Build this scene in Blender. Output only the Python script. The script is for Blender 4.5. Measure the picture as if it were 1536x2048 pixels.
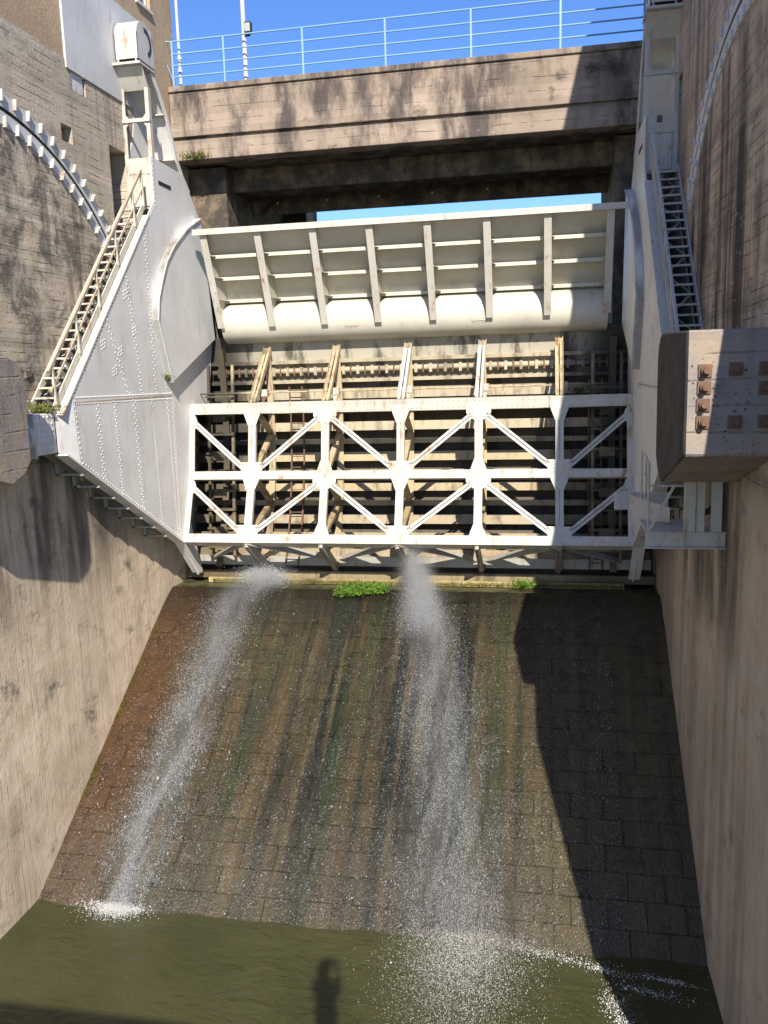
import bpy, bmesh, math, random
import numpy as np
from mathutils import Vector, Matrix
random.seed(7); rng = np.random.default_rng(11)
R = math.radians
for o in list(bpy.data.objects): bpy.data.objects.remove(o)
sc = bpy.context.scene; COL = sc.collection

# ------------------------------------------------------------------ camera, sky, sun, exposure
F_PX, YAW, PIT, ROL = 1688.6, .1912, .1639, -.0298
Fw = Vector((-math.sin(YAW)*math.cos(PIT), math.cos(YAW)*math.cos(PIT), -math.sin(PIT)))
Rt = Vector((math.cos(YAW), math.sin(YAW), 0)); Up = Rt.cross(Fw)
R2 = math.cos(ROL)*Rt + math.sin(ROL)*Up; U2 = -math.sin(ROL)*Rt + math.cos(ROL)*Up
cd = bpy.data.cameras.new('camera'); cam = bpy.data.objects.new('camera', cd); COL.objects.link(cam)
cd.sensor_fit = 'VERTICAL'; cd.sensor_height = 36; cd.sensor_width = 27; cd.lens = 36*F_PX/2048
cd.clip_start = .05; cd.clip_end = 5000
cam.matrix_world = Matrix((R2, U2, -Fw)).transposed().to_4x4()
sc.camera = cam
SUN = Vector((-.285, 1, -.785)).normalized()            # the way the light travels
w = bpy.data.worlds.new('World'); sc.world = w; w.use_nodes = True
nt = w.node_tree; bg = nt.nodes['Background']
sky = nt.nodes.new('ShaderNodeTexSky'); sky.sky_type = 'NISHITA'; sky.sun_disc = False
sky.sun_elevation = math.asin(-SUN.z); sky.sun_rotation = math.atan2(-SUN.x, -SUN.y)
sky.altitude = 300; sky.air_density = 1.0; sky.dust_density = 0; sky.ozone_density = 5
hsv = nt.nodes.new('ShaderNodeHueSaturation'); hsv.inputs['Saturation'].default_value = 1.16; hsv.inputs['Hue'].default_value = .512
nt.links.new(sky.outputs[0], hsv.inputs['Color']); nt.links.new(hsv.outputs[0], bg.inputs[0]); bg.inputs[1].default_value = .12
sd = bpy.data.lights.new('sun', 'SUN'); sun = bpy.data.objects.new('sun', sd); COL.objects.link(sun)
sd.energy = 4.9; sd.angle = R(.53); sd.color = (1, .92, .8)
sun.rotation_euler = SUN.to_track_quat('-Z', 'Y').to_euler(); sun.location = (10, -30, 30)
sc.view_settings.view_transform = 'Standard'; sc.view_settings.look = 'None'
sc.view_settings.gamma = 1; sc.view_settings.exposure = .75

# ------------------------------------------------------------------ helpers
WLOC = {}
def link(o, parent=None, wl=Vector((0, 0, 0))):
    COL.objects.link(o); WLOC[o.name] = wl.copy(); o.location = wl
    if parent is not None:
        o.parent = parent; o.matrix_parent_inverse = Matrix.Translation(-WLOC[parent.name])
    return o
def tag(o, label=None, cat=None, group=None, kind=None):
    if label: o['label'] = label
    if cat: o['category'] = cat
    if group: o['group'] = group
    if kind: o['kind'] = kind
    return o
def thing(name, loc, label, cat, group=None):
    o = bpy.data.objects.new(name, None); o.empty_display_size = .2
    link(o, None, Vector(loc)); return tag(o, label, cat, group)

class MB:
    def __init__(s): s.v = []; s.f = []
    def add(s, vs, fs):
        n = len(s.v); s.v += [tuple(p) for p in vs]; s.f += [tuple(i+n for i in f) for f in fs]; return s
    def box(s, x0, x1, y0, y1, z0, z1):
        return s.add([(x, y, z) for x in (x0, x1) for y in (y0, y1) for z in (z0, z1)],
                     [(0, 1, 3, 2), (4, 6, 7, 5), (0, 4, 5, 1), (2, 3, 7, 6), (0, 2, 6, 4), (1, 5, 7, 3)])
    def obox(s, c, ax, ay, az):      # centre and three half-axis vectors
        c = Vector(c)
        return s.add([c+i*ax+j*ay+k*az for i in (-1, 1) for j in (-1, 1) for k in (-1, 1)],
                     [(0, 1, 3, 2), (4, 6, 7, 5), (0, 4, 5, 1), (2, 3, 7, 6), (0, 2, 6, 4), (1, 5, 7, 3)])
    def beam(s, p, q, wd, hd, up=(0, 0, 1)):
        p = Vector(p); q = Vector(q); d = (q-p); L = d.length; d.normalize()
        a = d.cross(Vector(up))
        if a.length < 1e-4: a = d.cross(Vector((1, 0, 0)))
        a.normalize(); b = a.cross(d)
        return s.obox((p+q)/2, d*L/2, a*wd/2, b*hd/2)
    def prism(s, poly, x0, x1):      # polygon in (Y, Z), extruded along X
        n = len(poly)
        vs = [(x0, y, z) for y, z in poly]+[(x1, y, z) for y, z in poly]
        return s.add(vs, [tuple(range(n)), tuple(range(2*n-1, n-1, -1))]+[(i, (i+1) % n, n+(i+1) % n, n+i) for i in range(n)])
    def slab(s, pts, off):           # planar polygon of 3D points, extruded by a vector
        n = len(pts); off = Vector(off); P = [Vector(p) for p in pts]
        return s.add(P+[p+off for p in P], [tuple(range(n)), tuple(range(2*n-1, n-1, -1))]+[(i, (i+1) % n, n+(i+1) % n, n+i) for i in range(n)])
    def sheet(s, prof, th, x0, x1):  # open profile in (Y, Z) given a thickness, along X
        P = [Vector((0, a, b)) for a, b in prof]; N = []
        for i in range(len(P)):
            d = P[min(i+1, len(P)-1)]-P[max(i-1, 0)]; N.append(Vector((0, -d.z, d.y)).normalized())
        poly = [(p.y, p.z) for p in P]+[((p+n*th).y, (p+n*th).z) for p, n in reversed(list(zip(P, N)))]
        m = len(P); k = 2*m
        vs = [(x0, y, z) for y, z in poly]+[(x1, y, z) for y, z in poly]; fs = []
        for i in range(m-1):
            a, b, c2, d2 = i, i+1, k-2-i, k-1-i
            fs += [(a, b, c2, d2), (a+k, d2+k, c2+k, b+k)]
        fs += [(i, k+i, k+(i+1) % k, (i+1) % k) for i in range(k)]
        return s.add(vs, fs)
    def tube(s, pts, r, n=8, closed=False, caps=True):
        P = [Vector(p) for p in pts]; base = len(s.v); m = len(P); rad = r if isinstance(r, (list, tuple)) else [r]*m
        prev = None
        for i in range(m):
            d = (P[(i+1) % m]-P[i-1]) if closed else P[min(i+1, m-1)]-P[max(i-1, 0)]
            d.normalize()
            a = prev if prev is not None else (Vector((0, 0, 1)) if abs(d.z) < .9 else Vector((1, 0, 0)))
            a = (a-d*a.dot(d)).normalized(); prev = a; b = d.cross(a)
            for k in range(n):
                t = 2*math.pi*k/n; s.v.append(tuple(P[i]+a*math.cos(t)*rad[i]+b*math.sin(t)*rad[i]))
        for i in range(m if closed else m-1):
            for k in range(n):
                j = (i+1) % m
                s.f.append((base+i*n+k, base+i*n+(k+1) % n, base+j*n+(k+1) % n, base+j*n+k))
        if caps and not closed:
            s.f.append(tuple(base+k for k in range(n))[::-1]); s.f.append(tuple(base+(m-1)*n+k for k in range(n)))
        return s
    def cyl(s, p, q, r, n=16): return s.tube([p, q], r, n)
    def rivet(s, p, nrm, r=.02):
        p = Vector(p); nrm = Vector(nrm).normalized()
        a = nrm.orthogonal().normalized(); b = nrm.cross(a); vs = []
        for k in range(6):
            t = k*math.pi/3; vs.append(p+(a*math.cos(t)+b*math.sin(t))*r-nrm*.004)
        for k in range(6):
            t = k*math.pi/3; vs.append(p+(a*math.cos(t)+b*math.sin(t))*r*.6+nrm*r*.55)
        return s.add(vs, [(k, (k+1) % 6, 6+(k+1) % 6, 6+k) for k in range(6)]+[tuple(range(6, 12))])
    def build(s, name, mat, parent=None, smooth=False, bevel=0, kind=None, label=None):
        me = bpy.data.meshes.new(name)
        V = np.array(s.v); c = (V.min(0)+V.max(0))/2; cv = Vector(c)
        me.from_pydata([tuple(p) for p in (V-c)], [], s.f); me.update()
        bm = bmesh.new(); bm.from_mesh(me)
        bmesh.ops.recalc_face_normals(bm, faces=bm.faces)
        if bevel:
            es = [e for e in bm.edges if len(e.link_faces) == 2 and e.calc_face_angle(0) > .5]
            bmesh.ops.bevel(bm, geom=es, offset=bevel, segments=1, affect='EDGES', profile=.5)
        bm.to_mesh(me); bm.free()
        if smooth:
            me.polygons.foreach_set('use_smooth', [True]*len(me.polygons))
            me.set_sharp_from_angle(angle=R(38))
        me.materials.append(M[mat] if isinstance(mat, str) else mat)
        o = bpy.data.objects.new(name, me); link(o, parent, cv)
        if kind: o['kind'] = kind
        if label: o['label'] = label
        return o

# ------------------------------------------------------------------ materials
M = {}
class NT:
    def __init__(s, name):
        s.m = bpy.data.materials.new(name); s.m.use_nodes = True; s.t = s.m.node_tree
        s.b = s.t.nodes['Principled BSDF']; M[name] = s.m
        s.pos = s.n('ShaderNodeNewGeometry').outputs['Position']
    def n(s, ty, **k):
        o = s.t.nodes.new(ty)
        for a, b in k.items(): setattr(o, a, b)
        return o
    def l(s, a, b): s.t.links.new(a, b)
    def setin(s, sock, v):
        if hasattr(v, 'is_linked') or isinstance(v, bpy.types.NodeSocket): s.l(v, sock)
        else: sock.default_value = v
    def mapped(s, scale, loc=(0, 0, 0), src=None, rot=(0, 0, 0)):
        o = s.n('ShaderNodeMapping'); s.l(src or s.pos, o.inputs[0])
        o.inputs['Scale'].default_value = scale; o.inputs['Location'].default_value = loc; o.inputs['Rotation'].default_value = rot
        return o.outputs[0]
    def noise(s, scale=1, detail=4, rough=.55, vec=None, dist=0):
        o = s.n('ShaderNodeTexNoise'); s.l(vec if vec is not None else s.pos, o.inputs['Vector'])
        o.inputs['Scale'].default_value = scale; o.inputs['Detail'].default_value = detail
        o.inputs['Roughness'].default_value = rough; o.inputs['Distortion'].default_value = dist
        return o.outputs['Fac']
    def vor(s, scale=1, vec=None, feature='F1', out='Distance'):
        o = s.n('ShaderNodeTexVoronoi'); o.feature = feature; s.l(vec if vec is not None else s.pos, o.inputs['Vector'])
        o.inputs['Scale'].default_value = scale; return o.outputs[out]
    def ramp(s, f, a, b, lo=0., hi=1.):
        o = s.n('ShaderNodeMapRange'); o.interpolation_type = 'SMOOTHSTEP'; s.l(f, o.inputs[0])
        for i, x in zip((1, 2, 3, 4), (a, b, lo, hi)): o.inputs[i].default_value = x
        return o.outputs[0]
    def math(s, op, a, b=0.):
        o = s.n('ShaderNodeMath'); o.operation = op; s.setin(o.inputs[0], a); s.setin(o.inputs[1], b); return o.outputs[0]
    def mix(s, f, a, b, mode='MIX'):
        o = s.n('ShaderNodeMix'); o.data_type = 'RGBA'; o.blend_type = mode
        s.setin(o.inputs[0], f)
        for k, x in ((6, a), (7, b)):
            if isinstance(x, tuple): o.inputs[k].default_value = (*x, 1)
            else: s.l(x, o.inputs[k])
        return o.outputs[2]
    def sep(s):
        o = s.n('ShaderNodeSeparateXYZ'); s.l(s.pos, o.inputs[0]); return o.outputs
    def rnd(s):
        return s.n('ShaderNodeObjectInfo').outputs['Random']
    def bump(s, h, strength=.3, dist=.02):
        o = s.n('ShaderNodeBump'); o.inputs['Strength'].default_value = strength; o.inputs['Distance'].default_value = dist
        s.l(h, o.inputs['Height']); s.l(o.outputs[0], s.b.inputs['Normal'])
    def out(s, col, rough=.6, spec=.5, metal=0):
        s.setin(s.b.inputs['Base Color'], (*col, 1) if isinstance(col, tuple) else col)
        s.setin(s.b.inputs['Roughness'], rough); s.b.inputs['Specular IOR Level'].default_value = spec
        s.b.inputs['Metallic'].default_value = metal
        return s.m

def paint(name, base, rust=.5, dirt=.3, rough=.45, rustcol=(.23, .085, .03), dirtcol=(.12, .105, .07), wet=False):
    t = NT(name)
    big = t.noise(.9, 5, .6)
    c = t.mix(t.ramp(big, .3, .75), base, tuple(x*.84 for x in base))
    streak = t.noise(1, 6, .62, t.mapped((7, 7, .7)))
    blot = t.noise(2.3, 6, .65)
    dm = t.math('MULTIPLY', t.ramp(streak, .5, .72), t.ramp(blot, .42, .62))
    c = t.mix(t.math('MULTIPLY', dm, dirt), c, dirtcol)
    rn = t.noise(1, 8, .7, t.mapped((5, 5, 1.6), (3.1, 7.7, 1.3))); rb = t.noise(.8, 3, .5, t.mapped((1, 1, 1), (9, 2, 5)))
    rm = t.math('MULTIPLY', t.ramp(rn, .55, .66), t.ramp(rb, .42, .62))
    rm2 = t.math('MULTIPLY', t.ramp(rn, .46, .64), t.ramp(rb, .36, .66))
    c = t.mix(t.math('MULTIPLY', rm2, rust*.5), c, (.42, .24, .1))
    c = t.mix(t.math('MULTIPLY', rm, rust), c, rustcol)
    if wet:      # end-bay shade and wet black painted on, brown silt on the lower gate
        x, y, z = t.sep(); nz = t.math('MULTIPLY', t.math('SUBTRACT', t.noise(.9, 5, .65), .5), 3.)
        ax = t.math('ADD', t.math('ABSOLUTE', t.math('ADD', x, 3.396)), nz)
        c = t.mix(t.ramp(ax, 3.7, 4.9, 0, .92), c, (.022, .02, .014))
        c = t.mix(t.ramp(t.math('ADD', z, nz), -5., -1.2, .62, 0), c, (.16, .115, .055))
        c = t.mix(t.ramp(t.noise(1, 6, .7, t.mapped((2.5, 2.5, .5), (5, 1, 2))), .5, .68, 0, .75), c, (.07, .05, .028))
    t.bump(t.noise(60, 3), .08, .004)
    t.out(c, t.ramp(big, .2, .8, rough-.06, rough+.12)); return t.m
paint('white_paint', (.54, .515, .455), .75, .5)
paint('flap_paint', (.57, .54, .455), .16, .16)
paint('stair_paint', (.60, .56, .46), .7, .35, .6)
paint('arm_paint', (.72, .71, .69), .2, .22, .5)
paint('cream_paint', (.47, .41, .29), .6, .8, .6, (.17, .075, .03), (.05, .04, .022), wet=True)
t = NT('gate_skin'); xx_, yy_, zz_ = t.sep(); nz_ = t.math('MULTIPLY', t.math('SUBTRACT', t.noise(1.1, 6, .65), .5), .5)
c = t.mix(t.ramp(t.math('ADD', zz_, nz_), -.35, .25), (.075, .058, .036), (.40, .37, .30))  # lower skin soiled and darkened to paint the shade between girders
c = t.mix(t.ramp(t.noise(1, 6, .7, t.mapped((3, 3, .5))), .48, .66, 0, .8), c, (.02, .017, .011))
c = t.mix(t.ramp(t.math('ABSOLUTE', t.math('ADD', xx_, 3.396)), 3.9, 4.9, 0, .9), c, (.012, .011, .008))  # shade of the end bays painted near-black on the skin
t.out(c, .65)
paint('stained_paint', (.47, .385, .24), 1., .8, .6, (.2, .085, .03), (.06, .045, .022), wet=True)
paint('dark_paint', (.34, .33, .29), .6, .9, .6)
paint('chip_paint', (.50, .495, .465), 1., .6, .55)
paint('rail_blue', (.22, .385, .58), .05, .05, .4)
paint('light_grey', (.6, .605, .6), .25, .25, .6)
paint('rusty', (.15, .085, .055), .9, .6, .8)
paint('handrail', (.42, .34, .26), .9, .4, .6)
t = NT('black_steel'); t.out((.02, .02, .02), .5)
t = NT('hose_rubber'); t.out((.015, .015, .017), .45)
t = NT('dark_void'); t.out((.012, .012, .012), .9)
t = NT('lamp_glass'); t.out((.35, .4, .42), .1)
t = NT('yellow_cap'); t.out((.75, .7, .3), .5)
t = NT('window_glass'); t.out((.05, .07, .08), .08)

def concrete(name, base, dark=(.07, .062, .055), hor=.0, ver=.0, split=None, streak=.6, blotch=.5, warm=(.42, .31, .19), rough=.9, hstep=.17, streakaxis=(3., 3., .16), low=None, arc=0., cover=0., pit=0.):
    t = NT(name); x, y, z = t.sep()
    n1 = t.noise(.35, 5, .6); n2 = t.noise(2.2, 7, .68); n3 = t.noise(18, 4, .6)
    c = t.mix(t.ramp(n1, .3, .7), base, tuple(v*.7 for v in base))
    if low: c = t.mix(t.ramp(z, -1.75, -1.45, 1, 0), c, t.mix(t.ramp(n1, .35, .65), low, tuple(v*.8 for v in low)))
    c = t.mix(t.ramp(n2, .38, .72, 0, .55), c, warm)
    st = t.noise(1, 6, .66, t.mapped(streakaxis)); gate = t.noise(.45, 4, .6, t.mapped((1, 1, .6), (4, 8, 2)))
    sm = t.math('MULTIPLY', t.ramp(st, .47-cover, .66-cover), t.ramp(gate, .36-cover, .58-cover))
    if low or arc: sm = t.math('MULTIPLY', sm, t.ramp(z, -2.2, -1.2, .38, 1))
    c = t.mix(t.math('MULTIPLY', sm, streak), c, dark)
    if low:      # black run-off, painted in to deepen the cast shadow below the bearing
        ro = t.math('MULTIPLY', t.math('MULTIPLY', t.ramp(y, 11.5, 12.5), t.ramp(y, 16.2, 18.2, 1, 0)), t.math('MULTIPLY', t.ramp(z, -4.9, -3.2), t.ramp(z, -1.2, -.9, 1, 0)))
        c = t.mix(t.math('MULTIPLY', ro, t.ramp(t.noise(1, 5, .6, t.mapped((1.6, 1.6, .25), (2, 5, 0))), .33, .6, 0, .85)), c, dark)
    bm_ = t.noise(1.1, 8, .72, t.mapped((1, 1, 1.3), (12, 3, 9)))
    c = t.mix(t.math('MULTIPLY', t.ramp(bm_, .54, .7), blotch), c, dark)
    am = None
    if arc:      # older, blacker pour inside the guide track
        dy = t.math('SUBTRACT', y, 13.6); dz = t.math('ADD', z, .75)
        rr = t.math('SQRT', t.math('ADD', t.math('MULTIPLY', dy, dy), t.math('MULTIPLY', dz, dz)))
        rr = t.math('ADD', rr, t.math('MULTIPLY', t.math('SUBTRACT', t.noise(1.3, 4), .5), .5))
        am = t.math('MULTIPLY', t.ramp(rr, 5.15, 5.4, 1, 0), t.ramp(z, -1.7, -1.4))
        sp = t.noise(1, 8, .74, t.mapped((1.1, 1.1, 1.1), (31, 7, 2)), .4)
        c = t.mix(t.math('MULTIPLY', t.math('MULTIPLY', am, t.ramp(sp, .44, .62)), arc), c, dark)
        up = t.math('MULTIPLY', t.math('SUBTRACT', 1, am), t.ramp(z, -1.7, -1.4))
        c = t.mix(t.math('MULTIPLY', up, .35), c, tuple(v*.82 for v in base))
    lt = t.noise(3.1, 7, .7, t.mapped((1, 1, 1.5), (2, 13, 4)))
    c = t.mix(t.ramp(lt, .6, .74, 0, .5), c, tuple(min(1, v*1.45) for v in base))
    c = t.mix(t.ramp(n3, .62, .75, 0, .45), c, dark)
    if pit:      # weathered-out aggregate holes and pale stones
        pv_ = t.ramp(t.vor(15), .12, .3, 1, 0); pm = t.ramp(t.noise(3, 3, .5, t.mapped((1, 1, 1), (6, 6, 6))), .45, .6)
        c = t.mix(t.math('MULTIPLY', t.math('MULTIPLY', pv_, pm), pit), c, (.035, .03, .028)); c = t.mix(t.ramp(t.noise(30, 3, .6), .6, .7, 0, .5), c, tuple(min(1, v*1.7) for v in base))
    h = t.math('ADD', t.math('MULTIPLY', n2, .6), t.math('MULTIPLY', n3, .25))
    def boards(coord, step, off):
        wob = t.math('MULTIPLY', t.noise(.8, 3, .5, t.mapped((1, 1, 1), (off, 0, 0))), .1)
        q = t.math('DIVIDE', t.math('ADD', coord, wob), step); fr = t.math('FRACT', q)
        line = t.math('SUBTRACT', 1, t.ramp(t.math('ABSOLUTE', t.math('SUBTRACT', fr, .5)), .0, .07))
        brk = t.ramp(t.noise(1.6, 6, .7, t.mapped((1, 1, 1), (0, off, 3))), .45, .6)
        fl = t.math('FLOOR', q); wn = t.n('ShaderNodeTexWhiteNoise'); wn.noise_dimensions = '1D'; t.l(fl, wn.inputs['W'])
        return t.math('MULTIPLY', line, brk), wn.outputs['Value']
    terms = []
    if hor: terms.append((boards(z, hstep, 1.), hor, 0))
    if ver: terms.append((boards(y, .16, 5.), ver, 1))
    for (ln, tone), amt, k in terms:
        m = None
        if split is not None:
            m = t.ramp(z, split-.15, split+.15) if k == 0 else t.ramp(z, split-.15, split+.15, 1, 0)
        a = t.math('MULTIPLY', ln, amt); tn = t.math('MULTIPLY', t.math('SUBTRACT', tone, .5), (.28 if k == 0 else .1)*amt)
        if m is not None: a = t.math('MULTIPLY', a, m); tn = t.math('MULTIPLY', tn, m)
        c = t.mix(t.math('MULTIPLY', a, .8), c, dark)
        hs = t.n('ShaderNodeHueSaturation'); t.l(c, hs.inputs['Color']); t.l(t.math('ADD', tn, 1.), hs.inputs['Value']); c = hs.outputs[0]
        h = t.math('SUBTRACT', h, t.math('MULTIPLY', a, .8)); h = t.math('ADD', h, t.math('MULTIPLY', tn, .8))
    t.bump(h, .55, .05); t.out(c, rough, .25); return t.m
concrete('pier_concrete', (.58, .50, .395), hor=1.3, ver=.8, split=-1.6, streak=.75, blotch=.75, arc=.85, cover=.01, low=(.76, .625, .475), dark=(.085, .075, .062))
concrete('shade_concrete', (.60, .49, .385), hor=1., ver=.35, split=-1.6, streak=1., blotch=.5, arc=.5, cover=.045, streakaxis=(1.35, 1.35, .07), low=(.56, .47, .38), dark=(.06, .052, .046))
concrete('bridge_concrete', (.37, .30, .24), hor=.6, streak=.95, blotch=.9, cover=.05, streakaxis=(1.3, 1.3, .4), hstep=.33, dark=(.07, .058, .055), warm=(.36, .27, .2))
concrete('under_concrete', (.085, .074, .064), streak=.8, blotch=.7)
concrete('bracket_concrete', (.29, .255, .235), pit=.85, hor=.5, hstep=.3, streak=.7, blotch=.5, streakaxis=(4, 4, .4))
concrete('stucco', (.52, .38, .245), streak=.12, blotch=.1, warm=(.5, .38, .25))
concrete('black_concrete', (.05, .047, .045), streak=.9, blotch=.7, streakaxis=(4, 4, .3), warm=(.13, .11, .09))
concrete('sill_concrete', (.45, .36, .17), streak=.4, blotch=.6)

# wet, algae-streaked stone of the spillway: bands run down the slope
t = NT('wet_stone')
x, y, z = t.sep()
band = t.noise(1, 5, .6, t.mapped((1.15, .05, .05), (3.3, 0, 0)), .15); band2 = t.noise(1, 6, .66, t.mapped((3.2, .12, .12), (8, 0, 0)), .2)
blk = t.rnd(); fine = t.noise(26, 5, .7); med = t.noise(4, 6, .65)
c = t.mix(t.ramp(band, .42, .53), (.004, .0045, .0025), (.042, .03, .012))
c = t.mix(t.ramp(band2, .48, .66, 0, .8), c, (.095, .07, .029))
c = t.mix(t.ramp(band2, .36, .47, .9, 0), c, (.004, .009, .004))
grn = t.noise(1, 4, .6, t.mapped((1.9, .09, .09), (21, 0, 0)))
c = t.mix(t.ramp(grn, .5, .66, 0, .8), c, (.014, .026, .006))
c = t.mix(t.ramp(x, -8.8, -7.6, .85, 0), c, (.07, .03, .007))
c = t.mix(t.ramp(z, -9.6, -7.8, .45, 0), c, (.085, .075, .058))
c = t.mix(t.ramp(z, -6.2, -5.3, 0, .6), c, (.008, .007, .004))
c = t.mix(t.ramp(x, -1.2, .6, 0, .55), c, (.088, .072, .038))  # yellowish wet glint of the right-hand stones put into the base colour
c = t.mix(t.ramp(med, .48, .72, 0, .6), c, (.008, .008, .005))
hs = t.n('ShaderNodeHueSaturation'); t.l(c, hs.inputs['Color']); t.l(t.math('ADD', t.math('MULTIPLY', blk, .22), .89), hs.inputs['Value']); c = hs.outputs[0]
v1 = t.vor(26, t.mapped((1, .7, .7))); rip = t.noise(44, 4, .6, t.mapped((1, .5, .5)))
t.bump(t.math('ADD', t.math('MULTIPLY', v1, .5), t.math('ADD', t.math('MULTIPLY', fine, .5), t.math('MULTIPLY', rip, .6))), 1., .045)
t.out(c, t.ramp(fine, .35, .65, .08, .26), .5)
t = NT('wet_joint'); c = t.mix(t.ramp(t.noise(3, 5), .4, .6), (.03, .03, .018), (.09, .09, .04)); c = t.mix(t.ramp(t.sep()[2], -8.6, -7., .85, 0), c, (.008, .009, .005)); t.out(c, .4)  # upper joints lightened to carry the water glint in their colour
# murky green water
t = NT('river_water')
c = t.mix(t.ramp(t.noise(.6, 4), .35, .65), (.04, .042, .015), (.052, .053, .021))
w1 = t.noise(1, 5, .6, t.mapped((1.3, 2.6, 1)), .6); w2 = t.noise(6, 4, .6, t.mapped((1, 1.7, 1)))
t.bump(t.math('ADD', w1, t.math('MULTIPLY', w2, .25)), .55, .12); t.out(c, .14, .45)
t = NT('foam'); t.out((.82, .82, .8), .6)
t = NT('droplets'); t.out((.88, .9, .92), .25, .6)
tr = t.n('ShaderNodeBsdfTranslucent'); tr.inputs[0].default_value = (.9, .92, .95, 1)
mx = t.n('ShaderNodeMixShader'); mx.inputs[0].default_value = .55
t.l(t.b.outputs[0], mx.inputs[1]); t.l(tr.outputs[0], mx.inputs[2]); t.l(mx.outputs[0], t.t.nodes['Material Output'].inputs[0])
def leafmat(name, a, b):
    t = NT(name); c = t.mix(t.ramp(t.noise(9, 3), .35, .65), a, b); t.out(c, .5, .3)
    tr = t.n('ShaderNodeBsdfTranslucent'); t.l(c, tr.inputs[0]); mx = t.n('ShaderNodeMixShader'); mx.inputs[0].default_value = .3
    t.l(t.b.outputs[0], mx.inputs[1]); t.l(tr.outputs[0], mx.inputs[2]); t.l(mx.outputs[0], t.t.nodes['Material Output'].inputs[0])
leafmat('bright_leaf', (.09, .19, .02), (.17, .3, .04)); leafmat('dry_grass', (.10, .15, .03), (.26, .24, .08))
leafmat('moss', (.07, .09, .012), (.17, .16, .02)); leafmat('dark_leaf', (.04, .08, .02), (.07, .12, .03))

# ------------------------------------------------------------------ dimensions (metres, origin at the eye)
XL, XR = -9.396, 2.604; XC = (XL+XR)/2
ZW = -9.642; YS, ZS = 19.68, -5.168; YWL = 13.01
TY, TZ = 13.8, -.9                                   # gate pivot
YB = 21.48                                           # bridge face

# ------------------------------------------------------------------ setting: water, spillway
nx, ny = 90, 60
gx = np.linspace(XL-.3, XR+.3, nx); gy = np.linspace(-12, 14.2, ny)
wv = [(a, b, ZW+.012*math.sin(a*1.7+b*.9)+.012*math.sin(b*2.3-a*.8)+.008*math.sin(a*3.9+1)) for b in gy for a in gx]
mb = MB(); mb.add(wv, [(j*nx+i, j*nx+i+1, (j+1)*nx+i+1, (j+1)*nx+i) for j in range(ny-1) for i in range(nx-1)])
water = mb.build('water', 'river_water', smooth=True); water['kind'] = 'structure'

sdir = Vector((0, YWL-YS, ZW-ZS)).normalized(); snorm = Vector((0, sdir.z, -sdir.y)) if False else Vector((0, -sdir.z, sdir.y))
if snorm.z < 0: snorm = -snorm
def slope(s, h=0):       # point at distance s down the slope (s < .7: rounded crest), h above it
    p = Vector((0, YS, ZS))+sdir*s
    if s < .8: p -= snorm*(.8-s)**2*.16
    return p+snorm*h
mb = MB(); prof = [slope(s, -.04) for s in (-.0, .3, .6, .9, 9.4)]
poly = [(22.5, ZS-.12), (20.0, ZS-.12)]+[(p.y, p.z) for p in prof]+[(prof[-1].y, -13), (22.5, -13)]
mb.prism(poly, XL-.2, XR+.2); spill = mb.build('spillway', 'wet_joint'); spill['kind'] = 'structure'
edges = [.02, .43, .83, 1.2, 1.59, 2., 2.4, 2.85, 3.3, 3.74, 4.2, 4.68, 5.16, 5.64, 6.13, 6.62, 7.1, 7.59, 8.07, 8.55]
def block_mesh(i):
    bm = bmesh.new(); bmesh.ops.create_cube(bm, size=1)
    bmesh.ops.bevel(bm, geom=list(bm.edges), offset=.02, segments=1, affect='EDGES')
    for q in bm.verts:
        if q.co.z > .2: q.co.z += random.uniform(-.035, .035)
        q.co.x += random.uniform(-.006, .006)
    me = bpy.data.meshes.new('stone_block'); bm.to_mesh(me); bm.free(); me.materials.append(M['wet_stone']); return me
bmeshes = [block_mesh(i) for i in range(8)]
spots = []
for r in range(len(edges)-1):
    s0, s1 = edges[r], edges[r+1]; xw = .64; off = (.32 if r % 2 else 0)+.05
    xs = [XL-.05]; q = XL+off+.2
    while q < XR-.15: xs.append(q+random.uniform(-.03, .03)); q += xw
    xs.append(XR+.05)
    for a, b in zip(xs, xs[1:]): spots.append((s0, s1, a, b))
spots.sort(key=lambda q: -q[0])
rest = MB()
for i, (s0, s1, a, b) in enumerate(spots):
    p0, p1 = slope(s0), slope(s1); d = (p1-p0); L = d.length; d.normalize(); nn = Vector((0, -d.z, d.y)); nn = nn if nn.z > 0 else -nn
    lift = random.uniform(-.004, .004); c = (p0+p1)/2-nn*(.08-lift); c.x = (a+b)/2
    gap = .012
    if i < 300:
        o = bpy.data.objects.new('stone_block', bmeshes[i % 8]); link(o, spill, c)
        o.rotation_euler = (math.atan2(-d.z, -d.y) if False else math.atan2(d.z, d.y)+math.pi, 0, 0)
        o.scale = (b-a-gap, L-gap, .16)
    else: rest.obox(c, Vector(((b-a-gap)/2, 0, 0)), d*(L-gap)/2, nn*.08)
rest.build('stone_blocks', 'wet_stone', spill, kind='stuff')

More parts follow.
